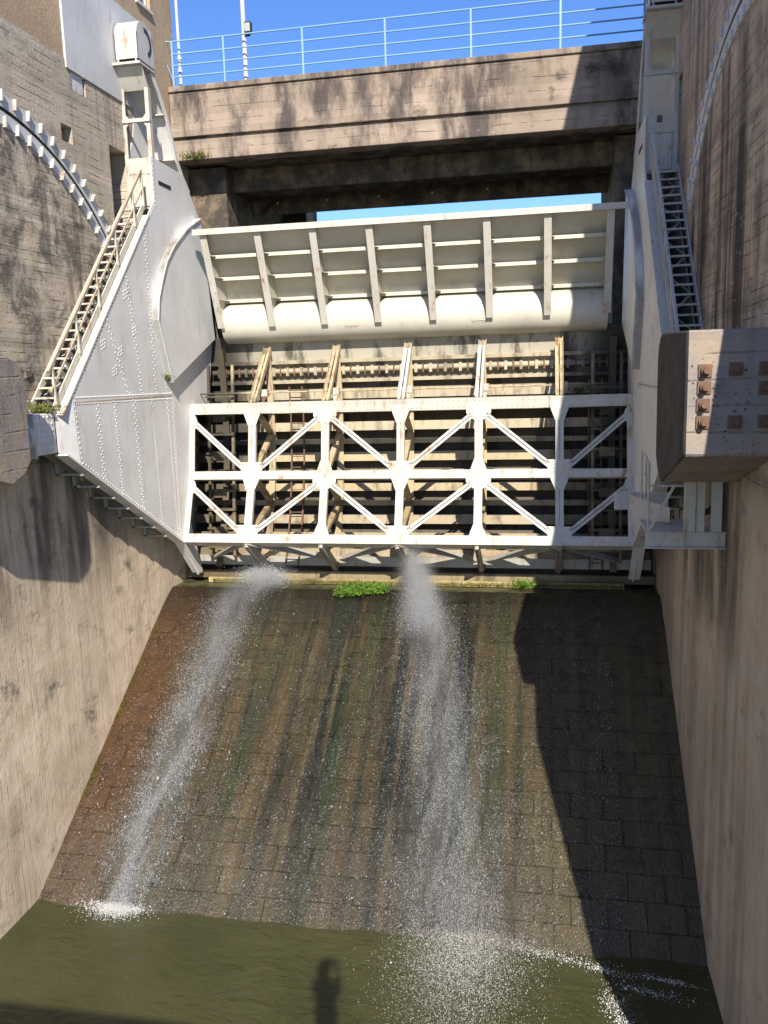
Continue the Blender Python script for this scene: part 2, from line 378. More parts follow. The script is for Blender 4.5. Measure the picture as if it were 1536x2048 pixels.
# ------------------------------------------------------------------ piers and buildings
def wall_grid(mb, xf, depthdir, y0, y1, z0, z1, holes, thick):
    ys = sorted({y0, y1}|{h[0] for h in holes}|{h[1] for h in holes}); zs = sorted({z0, z1}|{h[2] for h in holes}|{h[3] for h in holes})
    for a, b in zip(ys, ys[1:]):
        for c_, d in zip(zs, zs[1:]):
            hole = any(h[0] <= a and b <= h[1] and h[2] <= c_ and d <= h[3] for h in holes)
            if not hole: mb.box(*sorted((xf, xf+depthdir*2.6)), a, b, c_, d)
    mb.box(*sorted((xf+depthdir*2.6, xf+depthdir*thick)), y0, y1, z0, z1)
lp = thing('concrete_pier', (XL-2, 14, -11), 'sunlit board-marked concrete pier wall under the tan building', 'pier')
mb = MB(); wall_grid(mb, XL, -1, 3., 27.55, -12, 6.36, [(16.21, 16.62, 4.72, 5.05), (18.12, 19.0, 3.3, 5.1), (16.74, 17.3, 5.82, 6.16)], 4.)
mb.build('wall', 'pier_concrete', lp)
mb = MB(); mb.box(XL-.05, XL-.02, 16.745, 17.22, 5.822, 6.158); mb.build('hatch_cover', 'light_grey', lp)
mb = MB()
for k in range(14):                                  # spalled lumps along the old pour joint beside the stairs
    yy = 12.6+k*.13+random.uniform(-.05, .05); zz = -.9+.9*math.sin(k*.5)*.4+random.uniform(-.3, .3)+k*.07
    mb.obox((XL+.01, yy, zz), Vector((.03, 0, 0)), Vector((0, .09, .02)), Vector((0, -.01, .06)))
mb.build('spalled_edge', 'pier_concrete', lp, kind='stuff')
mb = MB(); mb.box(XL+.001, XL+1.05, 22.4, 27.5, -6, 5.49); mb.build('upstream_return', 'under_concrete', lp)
lb = thing('pier_building', (XL-2, 14, 6.36), 'tan stuccoed building with grey metal sheet standing on the sunlit pier', 'building')
mb = MB(); wall_grid(mb, XL-.012, -1, 3., 21.98, 6.36, 14., [(20.0, 20.75, 8.75, 10.)], 4.); mb.build('wall', 'stucco', lb)
mb = MB(); mb.box(XL-.02, XL+.03, 16.57, 20.6, 6.18, 8.26); o = mb.build('metal_sheet', 'light_grey', lb)
mb = MB(); mb.box(XL-.16, XL-.13, 20.0, 20.75, 8.75, 10.); wn = mb.build('window', 'window_glass', lb)
mb = MB(); mb.box(XL-.02, XL+.05, 19.96, 20.79, 8.69, 8.75); mb.build('window_sill', 'light_grey', lb)
mb = MB(); mb.box(XL-.13, XL-.08, 20.02, 20.08, 8.76, 9.99); mb.box(XL-.13, XL-.08, 20.67, 20.73, 8.76, 9.99); mb.build('window_frame', 'white_paint', wn)

rp = thing('concrete_pier', (XR+2, 14, -11), 'dark-streaked concrete pier wall lying in shade', 'pier')
mb = MB(); wall_grid(mb, XR, 1, 14.6, 27.55, -12, 8., [(18.3, 18.9, 2.6, 5.6)], 4.)
mb.prism([(6.7, -12), (6.6, .2), (7.5, 1.1), (8.1, 2.1), (10.7, 3.0), (11.7, 5.2), (13.4, 6.0), (14.1, 6.6), (14.6, 8.), (14.6, -12)], XR, XR+4)
mb.build('wall', 'shade_concrete', rp)
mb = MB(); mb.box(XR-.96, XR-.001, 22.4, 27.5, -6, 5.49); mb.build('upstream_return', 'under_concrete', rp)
rb = thing('pier_building', (XR+2, 16, 8), 'grey building block rising above the shaded pier', 'building')
mb = MB(); mb.prism([(14.5, 8.004), (13.7, 11.6), (15.1, 12.2), (21.9, 12.2), (21.9, 8.004)], XR, XR+4); mb.build('wall', 'shade_concrete', rb)

# ------------------------------------------------------------------ bridge over the bay
br = thing('road_bridge', (XC, 23, 4.6), 'weathered concrete road bridge spanning the bay above the gate', 'bridge')
xa, xb = XL+.004, XR-.004
mb = MB(); mb.box(xa, xb, YB+.03, 22.0, 5.5, 5.985); mb.box(xa, xb, YB+.09, 22.0, 5.985, 6.06); mb.box(xa, xb, YB, 22.0, 6.06, 7.13)
mb.build('edge_beam', 'bridge_concrete', br, bevel=.012)
mb = MB(); mb.box(xa, xb, YB-.05, 22.1, 7.133, 7.27); mb.build('cap', 'bridge_concrete', br, bevel=.015)
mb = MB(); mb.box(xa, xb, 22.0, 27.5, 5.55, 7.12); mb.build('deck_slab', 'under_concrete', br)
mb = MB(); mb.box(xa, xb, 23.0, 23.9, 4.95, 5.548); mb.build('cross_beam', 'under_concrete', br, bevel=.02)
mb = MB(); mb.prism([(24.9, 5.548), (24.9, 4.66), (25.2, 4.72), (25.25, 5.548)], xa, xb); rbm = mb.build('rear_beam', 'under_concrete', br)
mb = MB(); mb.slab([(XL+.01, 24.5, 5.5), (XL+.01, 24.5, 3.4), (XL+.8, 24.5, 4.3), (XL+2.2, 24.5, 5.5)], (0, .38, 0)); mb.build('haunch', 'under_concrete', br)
for px in (-7.7, -6.2, -4.7, -3.15, -1.6):
    mb = MB(); mb.cyl((px, 24.91, 4.98), (px, 24.83, 4.96), .03, 8); mb.build('drain_cap', 'yellow_cap', rbm)
mb = MB(); mb.box(XL-.6, -7.62, 27.6, 29., -4, 5.5); tag(mb.build('bridge_pillar', 'bridge_concrete', bevel=.03), 'pale concrete pillar glimpsed beneath the bridge behind the flap', 'pillar')

rl = thing('bridge_railing', (XC, YB+.12, 7.27), 'light blue four-rail steel railing along the bridge edge', 'railing')
yr = YB+.1
for px in (-9.27, -7.9, -5.86, -3.8, -1.74, .33, 2.2):
    mb = MB(); mb.box(px-.022, px+.022, yr-.022, yr+.022, 7.272, 8.36); mb.build('post', 'rail_blue', rl)
for zz in (7.53, 7.8, 8.07, 8.37):
    mb = MB(); mb.tube([(-9.3, yr, zz), (2.55, yr, zz)], .02, 8); mb.build('rail', 'rail_blue', rl)
mb = MB(); mb.tube([(-9.27, yr, 7.4), (-9.6, yr-.1, 8.37)], .012, 6); mb.tube([(-9.6, yr-.1, 8.37), (-9.27, yr, 8.37)], .015, 6); mb.build('end_brace', 'rail_blue', rl)
lm = thing('lamp_post', (-7.44, YB+.3, 7.27), 'grey lamp post with small floodlight behind the bridge railing', 'lamp post')
mb = MB(); mb.tube([(-7.42, YB+.3, 7.272), (-7.42, YB+.3, 12.)], [.06, .05], 10); mb.build('pole', 'light_grey', lm, smooth=True)
mb = MB(); mb.box(-7.37, -7.19, YB+.16, YB+.3, 8.42, 8.68); fl = mb.build('floodlight', 'black_steel', lm, bevel=.01)
mb = MB(); mb.box(-7.35, -7.21, YB+.148, YB+.16, 8.45, 8.64); mb.build('lens', 'lamp_glass', fl)
mb = MB(); mb.box(-7.42, -7.25, YB+.27, YB+.31, 8.38, 8.42); mb.build('arm', 'black_steel', fl)
pp = thing('downpipe', (-9.2, YB+.2, 7.27), 'thin pale pole standing at the corner of the tan building', 'pole')
mb = MB(); mb.tube([(-9.17, YB+.3, 7.272), (-9.17, YB+.3, 12)], .035, 8); mb.build('pole', 'light_grey', pp, smooth=True)
for zz in (7.7, 8.): mb = MB(); mb.cyl((-9.17, YB+.3, zz), (-9.17, YB+.3, zz+.07), .055, 8); mb.build('pole_clamp', 'light_grey', pp)

# ------------------------------------------------------------------ flap on the gate crest
fg = thing('flap_gate', (XC, 21.75, .8), 'cream steel overflow flap with eight ribs and rounded lower tube', 'flap gate')
FS = [(20.34, 3.46), (20.75, 3.13), (21.1, 2.8), (21.4, 2.46), (21.6, 2.18), (21.7, 1.95), (21.74, 1.8)]
fx0, fx1 = -8.25, 1.46
mb = MB(); mb.sheet(FS, -.03, fx0, fx1); mb.build('skin_plate', 'flap_paint', fg, smooth=True)
cy, cz, cr = 21.7, 1.36, .51
arc = [(cy+cr*math.cos(a), cz+cr*math.sin(a)) for a in np.linspace(R(78), R(395), 34)]
mb = MB(); mb.sheet(arc, .02, fx0, fx1); mb.build('torsion_tube', 'flap_paint', fg, smooth=True)
mb = MB(); mb.box(-8.46, 1.78, 20.2, 20.5, 3.462, 3.56); mb.box(-8.46, 1.78, 20.17, 20.2, 3.42, 3.56); mb.build('top_flange', 'white_paint', fg)
ribX = [fx0+.03+(fx1-fx0-.06)*k/7 for k in range(8)]
def flange_at(z): return 20.24+(3.46-z)/(3.46-1.3)*.86
RW = [(flange_at(3.46), 3.46)]+FS[1:-1]+[(21.66, 1.87), (21.45, 1.81), (21.28, 1.65), (21.2, 1.45), (21.19, 1.27), (flange_at(1.3), 1.3)]
for X in ribX:
    mb = MB(); mb.prism(RW, X-.012, X+.012); rib = mb.build('rib', 'flap_paint', fg)
    mb = MB(); mb.beam((X, flange_at(3.44), 3.44), (X, flange_at(1.24)-.0, 1.24), .17, .022, (0, -1, 0)); mb.build('rib_flange', 'white_paint', rib)
for (sy, sz, dp) in ((20.92, 2.97, .24), (21.38, 2.48, .28), (21.69, 1.95, .2)):
    for a, b in zip(ribX, ribX[1:]):
        mb = MB(); mb.box(a+.013, b-.013, sy-dp, sy+.02, sz-.012, sz+.012); mb.box(a+.013, b-.013, sy-dp-.018, sy-dp, sz-.055, sz+.03); mb.build('stiffener', 'flap_paint', fg)
    for X in ribX:
        mb = MB(); fy = flange_at(sz)
        for s in (-1, 1):
            if (s < 0 and X == ribX[0]) or (s > 0 and X == ribX[-1]): continue
            mb.slab([(X+s*.0135, sy-dp-.02, sz-.008), (X+s*.0135, fy+.012, sz-.008), (X+s*.07, fy+.012, sz-.008), (X+s*.16, sy-dp-.02, sz-.008)], (0, 0, .016))
        mb.build('gusset', 'flap_paint', fg)
mb = MB()
for X in ((ribX[2]+ribX[3])/2-.2, ribX[5]-.45):
    for k in range(7):
        for (sy, sz) in ((20.66, 2.97), (21.08, 2.48)):
            mb.rivet((X+k*.07, sy-.002, sz+.01), (0, -1, 0), .017); mb.rivet((X+k*.07, sy-.002, sz-.03), (0, -1, 0), .017)
    for k in range(26):
        f = k/25*(len(FS)-2); i = int(f); q = f-i; yy = FS[i][0]*(1-q)+FS[i+1][0]*q; zz = FS[i][1]*(1-q)+FS[i+1][1]*q
        for dx in (0.05, .13, .24, .32): mb.rivet((X+dx, yy-.012, zz-.008), (0, -.8, -.6), .016)
    for k in range(8):
        a = R(140+k*9)
        for dx in (.05, .15, .28): mb.rivet((X+dx, cy+(cr+.012)*math.cos(a), cz+(cr+.012)*math.sin(a)), (0, math.cos(a), math.sin(a)), .016)
    if True:
        ar2 = [(cy+(cr+.004)*math.cos(a), cz+(cr+.004)*math.sin(a)) for a in np.linspace(R(138), R(200), 8)]
        m2 = MB(); m2.sheet(ar2, -.01, X, X+.36); m2.build('splice_plate', 'flap_paint', fg)
mb.build('rivets', 'flap_paint', fg, kind='stuff')

# ------------------------------------------------------------------ segment gate: skin, truss, frames
wg = thing('weir_gate', (XC, 20.5, ZS), 'riveted cream steel truss gate closing the weir below the flap', 'gate')
RS = 8.15
def arcpt(r, z): return TY+math.sqrt(r*r-(z-TZ)**2)
zsk = np.linspace(1.02, -5.27, 15)
SK = [(arcpt(RS, z), z) for z in zsk]
gx0, gx1 = XL+.02, XR-.02
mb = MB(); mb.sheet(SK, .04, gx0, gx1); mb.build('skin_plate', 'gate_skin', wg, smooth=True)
CH = [(20.03, -.78, .26), (19.73, -2.41, .2), (19.13, -3.88, .22)]
NX = [XC-3.72, XC-1.86, XC, XC+1.86, XC+3.72]; EX = [XC-5.29, XC+5.29]
def rad(y, z): return Vector((0, TY-y, TZ-z)).normalized()
# horizontal girders on the skin
for k, z in enumerate((.36, -.16, -.5, -.95, -1.38, -1.8, -2.2, -2.62, -3.02, -3.45, -3.85, -4.27, -4.7)):
    y = arcpt(RS, z); n = rad(y, z); tdir = Vector((0, -n.z, n.y)); d = .16 if k in (0, 1) else (.42 if k % 2 else .3)
    p = Vector((0, y, z)); mb = MB(); a = Vector((gx0+.1-XC+XC, 0, 0)); 
    def along(mb, c, hw, hh): mb.obox(Vector((XC, c.y, c.z)), Vector(((gx1-gx0)/2-.1, 0, 0)), n*hw, tdir*hh)
    along(mb, p+n*d/2, d/2, .012)
    along(mb, p+n*(d+.012), .012, (.045, .045, .13, .05, .115, .06, .12, .05, .1, .07, .125, .05, .1)[k])
    mb.build('girder', 'stained_paint' if k > 3 and k % 3 != 1 else 'cream_paint', wg)
# seal pipe with clamps near the crest
pz = .1; py = arcpt(RS, pz)-.12
mb = MB(); mb.tube([(gx0+.6, py, pz), (gx1-.5, py, pz)], .075, 10); pipe = mb.build('seal_pipe', 'cream_paint', wg, smooth=True)
X = gx0+.8; k = 0
while X < gx1-.6:
    mb = MB(); wdt = .018 if k % 2 else .035
    mb.box(X-wdt, X+wdt, py-.1, py+.06, pz-.12, pz+.1); mb.build('pipe_clamp', 'rusty' if k % 2 else 'cream_paint', pipe); X += .19; k += 1
mb = MB(); rodz = -.42; rody = 20.75; mb.tube([(gx0+.2, rody, rodz), (gx1-1.2, rody, rodz)], .02, 8); mb.build('rod', 'stained_paint', wg)
# chords
for k, (y, z, h) in enumerate(CH):
    n = rad(y, z); td = Vector((0, -n.z, n.y)); td = td if td.z > 0 else -td
    c = Vector((XC, y, z)); hx = (EX[1]-EX[0])/2+(.12 if k < 2 else .2)
    mb = MB(); mb.obox(c, Vector((hx, 0, 0)), n*.012, td*h/2)
    mb.obox(c+td*(h/2-.012)-n*.16, Vector((hx, 0, 0)), n*.146, td*.012)
    mb.obox(c-td*(h/2-.012)-n*.16, Vector((hx, 0, 0)), n*.146, td*.012)
    ch = mb.build('chord', 'white_paint', wg)
    mb = MB(); X = XC-hx+.05
    while X < XC+hx:
        for s in (-1, 1): mb.rivet(c+Vector((X-XC, 0, 0))+n*.013+td*s*h*.3, n, .022)
        X += .125
    mb.build('rivets', 'white_paint', ch, kind='stuff')
def panel(k0, k1):
    a = Vector((0, CH[k0][0], CH[k0][1])); b = Vector((0, CH[k1][0], CH[k1][1])); e = (b-a); H = e.length; e.normalize()
    n = Vector((0, e.z, -e.y)); n = n if n.y < 0 else -n
    at = lambda X, s, o=0.: Vector((X, a.y, a.z))+e*s+n*o
    ht, hb = CH[k0][2]/2, CH[k1][2]/2
    for i, X in enumerate(NX):
        mb = MB()
        for s in (-1, 1):
            mb.obox(at(X+s*.05, H/2, .0), Vector((.041, 0, 0)), e*(H/2-.02), n*.012)
            mb.obox(at(X+s*.088, H/2, -.05), Vector((.006, 0, 0)), e*(H/2-.02), n*.05)
        mb.obox(at(X, H*.5, -.03), Vector((.05, 0, 0)), e*(H/2-.03), n*.004)
        mb.build('post', 'white_paint', wg)
    for X in EX:
        mb = MB(); mb.obox(at(X, H/2, 0), Vector((.07, 0, 0)), e*(H/2), n*.012); mb.obox(at(X, H/2, -.09), Vector((.012, 0, 0)), e*(H/2), n*.09)
        mb.build('end_post', 'white_paint', wg)
    riv = MB()
    def gusset(poly, mat='white_paint'):
        P = [at(x, s, .022) for x, s in poly]
        m = MB(); m.slab(P, n*-.012); g = m.build('gusset_plate', mat, wg)
        cx = sum(x for x, s in poly)/len(poly); cs = sum(s for x, s in poly)/len(poly)
        for x, s in poly:
            for f in (.45, .78): riv.rivet(at(cx+(x-cx)*f, cs+(s-cs)*f, .022), n, .021)
        for i_ in range(len(poly)):
            x, s = [(poly[i_][j]+poly[i_-1][j])/2 for j in (0, 1)]; riv.rivet(at(cx+(x-cx)*.8, cs+(s-cs)*.8, .022), n, .021)
    def diag(x0, s0, x1, s1):
        p, q = at(x0, s0, .012), at(x1, s1, .012); d = (q-p).normalized(); sd_ = n.cross(d); m = MB()
        for s in (-1, 1): m.obox((p+q)/2+sd_*s*.04, d*(q-p).length/2, sd_*.028, n*.01); m.obox((p+q)/2+sd_*s*.014-n*.045, d*(q-p).length/2, sd_*.006, n*.045)
        m.build('diagonal', 'chip_paint', wg)
    S1 = H-hb
    for i, X in enumerate(NX):
        if i % 2 == 0:   # wide plate at the foot, narrow flare at the head
            gusset([(X-.30, S1-.22), (X+.30, S1-.22), (X+.27, S1-.02), (X+.2, S1+hb+.04), (X-.2, S1+hb+.04), (X-.27, S1-.02)])
            gusset([(X-.24, ht*.2), (X+.24, ht*.2), (X+.2, ht+.04), (X+.1, ht+.3), (X-.1, ht+.3), (X-.2, ht+.04)])
        else:
            gusset([(X-.29, ht*.2), (X+.29, ht*.2), (X+.29, ht+.1), (X+.1, ht+.27), (X-.1, ht+.27), (X-.29, ht+.1)])
            gusset([(X-.1, S1-.26), (X+.1, S1-.26), (X+.2, S1+.02), (X+.22, S1+hb+.03), (X-.22, S1+hb+.03), (X-.2, S1+.02)])
    for X, s in ((EX[0], 1), (EX[1], -1)):
        gusset([(X-.06*s, ht+.02), (X+.1*s, ht+.05), (X+.16*s, ht+.22), (X+.1*s, ht+.36), (X-.06*s, ht+.42)], 'chip_paint')
    lo, hi = S1-.1, ht+.14
    diag(EX[0]+.1, ht+.24, NX[0]-.24, lo); diag(NX[0]+.24, lo, NX[1]-.16, hi); diag(NX[1]+.16, hi, NX[2]-.24, lo)
    diag(NX[2]+.24, lo, NX[3]-.16, hi); diag(NX[3]+.16, hi, NX[4]-.24, lo); diag(NX[4]+.24, lo, EX[1]-.1, ht+.24)
    riv.build('rivets', 'white_paint', wg, kind='stuff')
panel(0, 1); panel(1, 2)
# radial frames behind each post
for X in NX+[XC-5.0, XC+5.0]:
    end = X not in NX
    fy = [(arcpt(RS-.42, z), z) for z in np.linspace(.7, -4.9, 12)]
    mb = MB(); mb.sheet(fy, -.02, X-.085, X+.085); mb.sheet([(y+.02, z) for y, z in fy], .36, X-.01, X+.01); mb.build('frame', 'stained_paint', wg)
    if end: continue
    c0 = [Vector((X, y, z)) for y, z, h in CH]; sk = lambda z, d=.45: Vector((X, arcpt(RS-d, z), z))
    mb = MB(); top = sk(.7, .3); bot = c0[0]+Vector((0, .06, .14)); dr = (top-bot).normalized(); nn = dr.cross(Vector((1, 0, 0)))
    for s in (-1, 1): mb.obox((top+bot)/2+Vector((s*.055, 0, 0)), dr*(top-bot).length/2, Vector((.04, 0, 0)), nn*.012); mb.obox((top+bot)/2+Vector((s*.09, 0, 0))+nn*.0, dr*(top-bot).length/2, Vector((.006, 0, 0)), nn*.06)
    mb.build('strut', 'stained_paint' if X != XC and X != NX[3] else 'chip_paint', wg)
    mb = MB()
    for (p, q) in ((c0[0], sk(-1.5)), (c0[1], sk(-1.5)), (c0[1], sk(-3.3)), (c0[2], sk(-3.3))): mb.beam(p+Vector((0, .1, 0)), q, .14, .09)
    mb.build('brace', 'stained_paint', wg)
    mb = MB(); mb.beam(c0[2]+Vector((0, .0, -.12)), sk(-4.95, .2), .07, .2); mb.beam(c0[2]+Vector((-.05, 0, -.12)), sk(-4.95, .2)+Vector((-.05, 0, 0)), .012, .24); mb.build('lower_strut', 'dark_paint', wg)
    mb = MB(); mb.box(X+.02, X+.2, rody-.12, rody+.1, rodz-.1, rodz+.08); hb = mb.build('rod_bearing', 'white_paint', wg, bevel=.01)
    mb = MB(); mb.slab([(X+.04, rody-.1, rodz-.1), (X+.18, rody-.1, rodz-.1), (X+.06, rody-.1, rodz-.34)], (0, .02, 0)); mb.build('bearing_bracket', 'rusty' if X == NX[0] else 'white_paint', hb)
# bracing of the sloping floor under the bottom chord
nodes = [EX[0]]+NX+[EX[1]]; c2 = Vector((0, CH[2][0], CH[2][1]-.1)); s2 = Vector((0, arcpt(RS-.3, -4.7), -4.7))
for i, (a, b) in enumerate(zip(nodes, nodes[1:])):
    p, q = (c2, s2) if i % 2 else (s2, c2)
    mb = MB(); mb.beam(Vector((a, 0, 0))+p, Vector((b, 0, 0))+q, .16, .05, (0, -.7, .7)); mb.build('floor_brace', 'dark_paint', wg)
mb = MB(); mb.box(gx0+.2, gx1-.1, arcpt(RS-.4, -4.75), arcpt(RS-.02, -4.75), -4.86, -4.62); mb.build('bottom_beam', 'dark_paint', wg)
mb = MB(); mb.box(gx0+.1, gx1, 20.45, 20.75, -5.2, -5.0); mb.build('bottom_lip', 'stained_paint', wg)
# inner ladder against the skin
def inner_ladder(x0, wdt, label=None):
    r0 = RS-.55; pts = [(arcpt(r0, z), z) for z in np.linspace(-.3, -4.8, 16)]
    ld = tag(thing('inspection_ladder', (x0, 21, -4.8), label, 'ladder'))
    for s in (0, 1):
        mb = MB(); mb.tube([(x0+s*wdt, y, z) for y, z in pts], .022, 6); mb.build('side_rail', 'rusty', ld)
    for k in range(16):
        z = -.4-k*.285; y = arcpt(r0, z); mb = MB(); mb.tube([(x0, y, z), (x0+wdt, y, z)], .013, 6); mb.build('rung', 'rusty', ld)
inner_ladder(-6.55, .34, 'thin rusty ladder against the gate skin between first and second truss posts')
inner_ladder(1.05, .3, 'dim narrow ladder in shade inside the last truss bay beside the shaded arm')
# stained fittings inside the dark end bays
for sgn, label in ((0, 'rust-streaked stack of seal brackets inside the sunlit end of the truss'), (1, 'dark stack of seal brackets inside the shaded end of the truss')):
    fX = (lambda u: XL+u) if sgn == 0 else (lambda u: XR-u)
    sb = thing('side_seal_rack', (fX(1.1), 20.8, -4.9), label, 'seal rack')
    for u in (.85, 1.5):
        mb = MB(); mb.beam((fX(u), 20.9, .3), (fX(u), 20.3, -4.6), .07, .07); mb.build('upright', 'stained_paint', sb)
    for k in range(9):
        z = -.5-k*.48; mb = MB(); y = 20.72-(k/9)*.5
        mb.box(*sorted((fX(.8), fX(1.55))), y-.05, y+.1, z-.02, z+.03); cb = mb.build('cross_bar', 'stained_paint', sb)
        if k % 2: mb = MB(); mb.box(*sorted((fX(1.0), fX(1.35))), y-.1, y-.055, z-.16, z+.06); mb.build('seal_block', 'stained_paint', cb)
mb = MB(); mb.box(XL+.75, XR-.75, 20.25, 20.34, ZS-.115, ZS+.02); tag(mb.build('sill_beam', 'sill_concrete', bevel=.01), 'yellowish mossy sill strip along the top of the spillway', 'sill')

# ------------------------------------------------------------------ gate arms at both piers
ARM = [(14.66, -.22), (18.46, 3.64), (18.8, 4.0), (18.8, 4.96), (20.5, 4.92), (20.88, 4.55), (21.4, 4.03), (21.6, 3.2), (21.75, .95), (21.3, -.72), (20.02, -.74), (19.72, -2.4), (19.12, -3.97), (14.76, -1.57)]
BACK = [(19.14, 6.86), (19.5, 6.5), (19.82, 6.1), (20.06, 5.65), (20.27, 5.2), (20.55, 4.86), (20.88, 4.57)]
def inside(y, z, poly, m=.06):
    c = False; n = len(poly); dm = 9
    for i in range(n):
        (y0, z0), (y1, z1) = poly[i-1], poly[i]
        if (z0 > z) != (z1 > z) and y < (y1-y0)*(z-z0)/(z1-z0)+y0: c = not c
        L2 = (y1-y0)**2+(z1-z0)**2; tt = max(0, min(1, ((y-y0)*(y1-y0)+(z-z0)*(z1-z0))/L2)); dm = min(dm, math.hypot(y-y0-tt*(y1-y0), z-z0-tt*(z1-z0)))
    return c and dm > m
def build_arm(side):
    s = 1 if side == 'l' else -1
    X = (lambda u: XL+u) if s > 0 else (lambda u: XR-u)
    sx = lambda a, b: sorted((X(a), X(b)))
    nb = Vector((s, 0, 0))
    root = thing('gate_arm', (X(.35), 16.5, -1), 'tall grey riveted gate arm with hoist column beside the '+('sunlit' if s > 0 else 'shaded')+' pier', 'gate arm')
    mb = MB(); mb.prism(ARM, *sx(.615, .645)); pl = mb.build('arm_plate', 'arm_paint', root)
    riv = MB(); pu = X(.645)
    def line(p, q, step=.115, dbl=.06, m=.03):
        p = Vector((0, *p)); q = Vector((0, *q)); L = (q-p).length; d = (q-p).normalized(); e = Vector((0, -d.z, d.y)); k = 0
        while k*step < L:
            for j, off in enumerate((-dbl/2, dbl/2)) if dbl else ((0, 0),):
                c = p+d*(k*step+(j*step/2 if dbl else 0))+e*off
                if inside(c.y, c.z, ARM, m): riv.rivet((pu, c.y, c.z), nb, .02)
            k += 1
    for yy in (15.55, 16.25, 17.1, 17.95, 18.75): line((yy, -.42), (yy+.12, -4.2), .13, .07 if yy in (15.55, 17.1) else .045)
    line((14.66, -.36), (19.05, -.4), .07, .12); line((19.02, -.4), (19.22, 1.2), .09, .0); line((19.06, -.4), (18.98, -3.9), .1, .07)
    for (a, b) in (((16.9, -.3), (16.2, 1.2)), ((17.5, -.3), (17.2, 2.2)), ((18.2, -.3), (18.2, 3.2)), ((18.75, -.2), (18.8, .6))): line(a, b, .15, .07)
    for k in range(len(ARM)):
        (y0, z0), (y1, z1) = ARM[k-1], ARM[k]; d = Vector((y1-y0, z1-z0)).normalized(); e = Vector((d.y, -d.x))*.06
        e = e if inside((y0+y1)/2+e.x, (z0+z1)/2+e.y, ARM, 0) else -e
        if (y0+y1)/2 < 19.3: line((y0+e.x, z0+e.y), (y1+e.x, z1+e.y), .1, 0)
    for (a, b) in ((15.9, .62), (16.6, .5), (17.3, .95), (16.3, .1), (17.0, 1.7)):
        for i in range(3):
            for j in range(3): riv.rivet((pu, a+i*.07, b+j*.07+i*.03), nb, .02)
    riv.build('rivets', 'arm_paint', pl, kind='stuff')
    mb = MB(); mb.box(*sx(.645, .649), 14.7, 19.05, -.425, -.385); mb.build('plate_seam', 'handrail', pl)
    mb = MB(); mb.slab([(X(.645), 14.66, -.22), (X(.645), 14.76, -1.57), (X(.51), 14.26, -1.3), (X(.51), 14.26, -.62)], (-s*.02, .02, 0)); mb.build('end_plate', 'arm_paint', root)
    # edge flanges round the plate
    def flange(pts, u0, u1, th, name, mat='arm_paint'):
        m = MB(); m.sheet(pts, th, *sx(u0, u1)); return m.build(name, mat, root)
    flange([(14.28, -.6), (18.46, 3.64)], .5, .66, -.03, 'top_flange', 'white_paint')
    flange([(14.3, -1.33), (19.12, -3.98), (20.05, -4.95)], .42, .68, -.03, 'bottom_flange')
    mb = MB(); mb.prism([(14.3, -.7), (18.3, 3.3), (18.8, 3.5), (20.9, 3.6), (20.9, -1), (19.1, -3.8), (14.3, -1.28)], *sx(.06, .085)); mb.build('rear_plate', 'dark_paint', root)
    mb = MB(); mb.prism([(19.05, -3.9), (19.75, -3.6), (20.3, -5.0), (20.0, -5.02)], *sx(.56, .59)); mb.build('toe_plate', 'arm_paint', root)
    for k in range(7):
        f = .13+k*.118; y = 14.3+4.82*f; z = -1.33-2.65*f
        mb = MB(); mb.box(*sx(.04, .6), y-.05, y+.03, z-.13, z-.09); mb.box(*sx(.02, .1), y-.05, y+.05, z-.13, z+.1); mb.build('cross_angle', 'dark_paint', root)
    # side shield standing off the plate
    SH = [(21.12, 3.99), (20.2, 3.6), (19.41, 3.1), (18.92, 2.68), (18.6, 2.22), (18.36, 1.8), (18.25, 1.32), (18.8, -.09), (21.62, 1.0)]
    mb = MB(); mb.prism(SH, *sx(.66, .79)); sh = mb.build('side_shield', 'arm_paint', root)
    mb = MB(); mb.sheet(SH[:7], .03, *sx(.65, .82)); mb.build('shield_rim', 'white_paint', sh)
    mb = MB(); mb.sheet(SH[6:8], .03, *sx(.65, .82)); mb.build('shield_rim', 'chip_paint', sh)
    # hoist column
    y0 = 18.9
    def fr(u0, u1, z0, z1, th=.03, dy=0): return (*sx(u0, u1), y0-th+dy, y0+dy, z0, z1)
    for u0, u1 in ((-.02, .07), (.56, .65)):
        mb = MB(); mb.box(*fr(u0, u1, 4.96, 6.45)); mb.box(*sx(u0+.0 if u0 < .3 else u1-.015, u0+.015 if u0 < .3 else u1), y0, y0+.1, 4.96, 6.45); mb.build('column_post', 'white_paint', root)
    mb = MB(); mb.box(*fr(-.03, .66, 5.72, 5.8, .07)); mb.build('column_crossbar', 'chip_paint', root)
    for zc, sg in ((5.8, 1), (5.72, -1)):
        for u0, du in ((.07, .08), (.56, -.08)):
            mb = MB(); mb.slab([(X(u0), y0-.035, zc), (X(u0+du), y0-.035, zc), (X(u0), y0-.035, zc+sg*.1)], (0, .02, 0)); mb.build('corner_gusset', 'white_paint', root)
    mb = MB(); mb.box(*fr(-.02, .65, 3.85, 4.96)); fp = mb.build('column_panel', 'white_paint', root)
    mb = MB(); mb.box(*sx(.1, .53), y0-.055, y0-.03, 3.9, 4.6); dr = mb.build('access_door', 'white_paint', fp, bevel=.006)
    mb = MB(); mb.box(*sx(.08, .55), y0-.06, y0-.03, 4.605, 4.64); mb.build('door_hood', 'chip_paint', fp)
    mb = MB(); mb.cyl((X(.36), y0-.055, 4.05), (X(.36), y0-.075, 4.05), .022, 8); mb.build('door_knob', 'black_steel', dr)
    mb = MB()
    for k in range(13):
        for u in (.02, .61): mb.rivet((X(u), y0-.03, 3.9+k*.08), (0, -1, 0), .017)
    mb.build('rivets', 'white_paint', fp, kind='stuff')
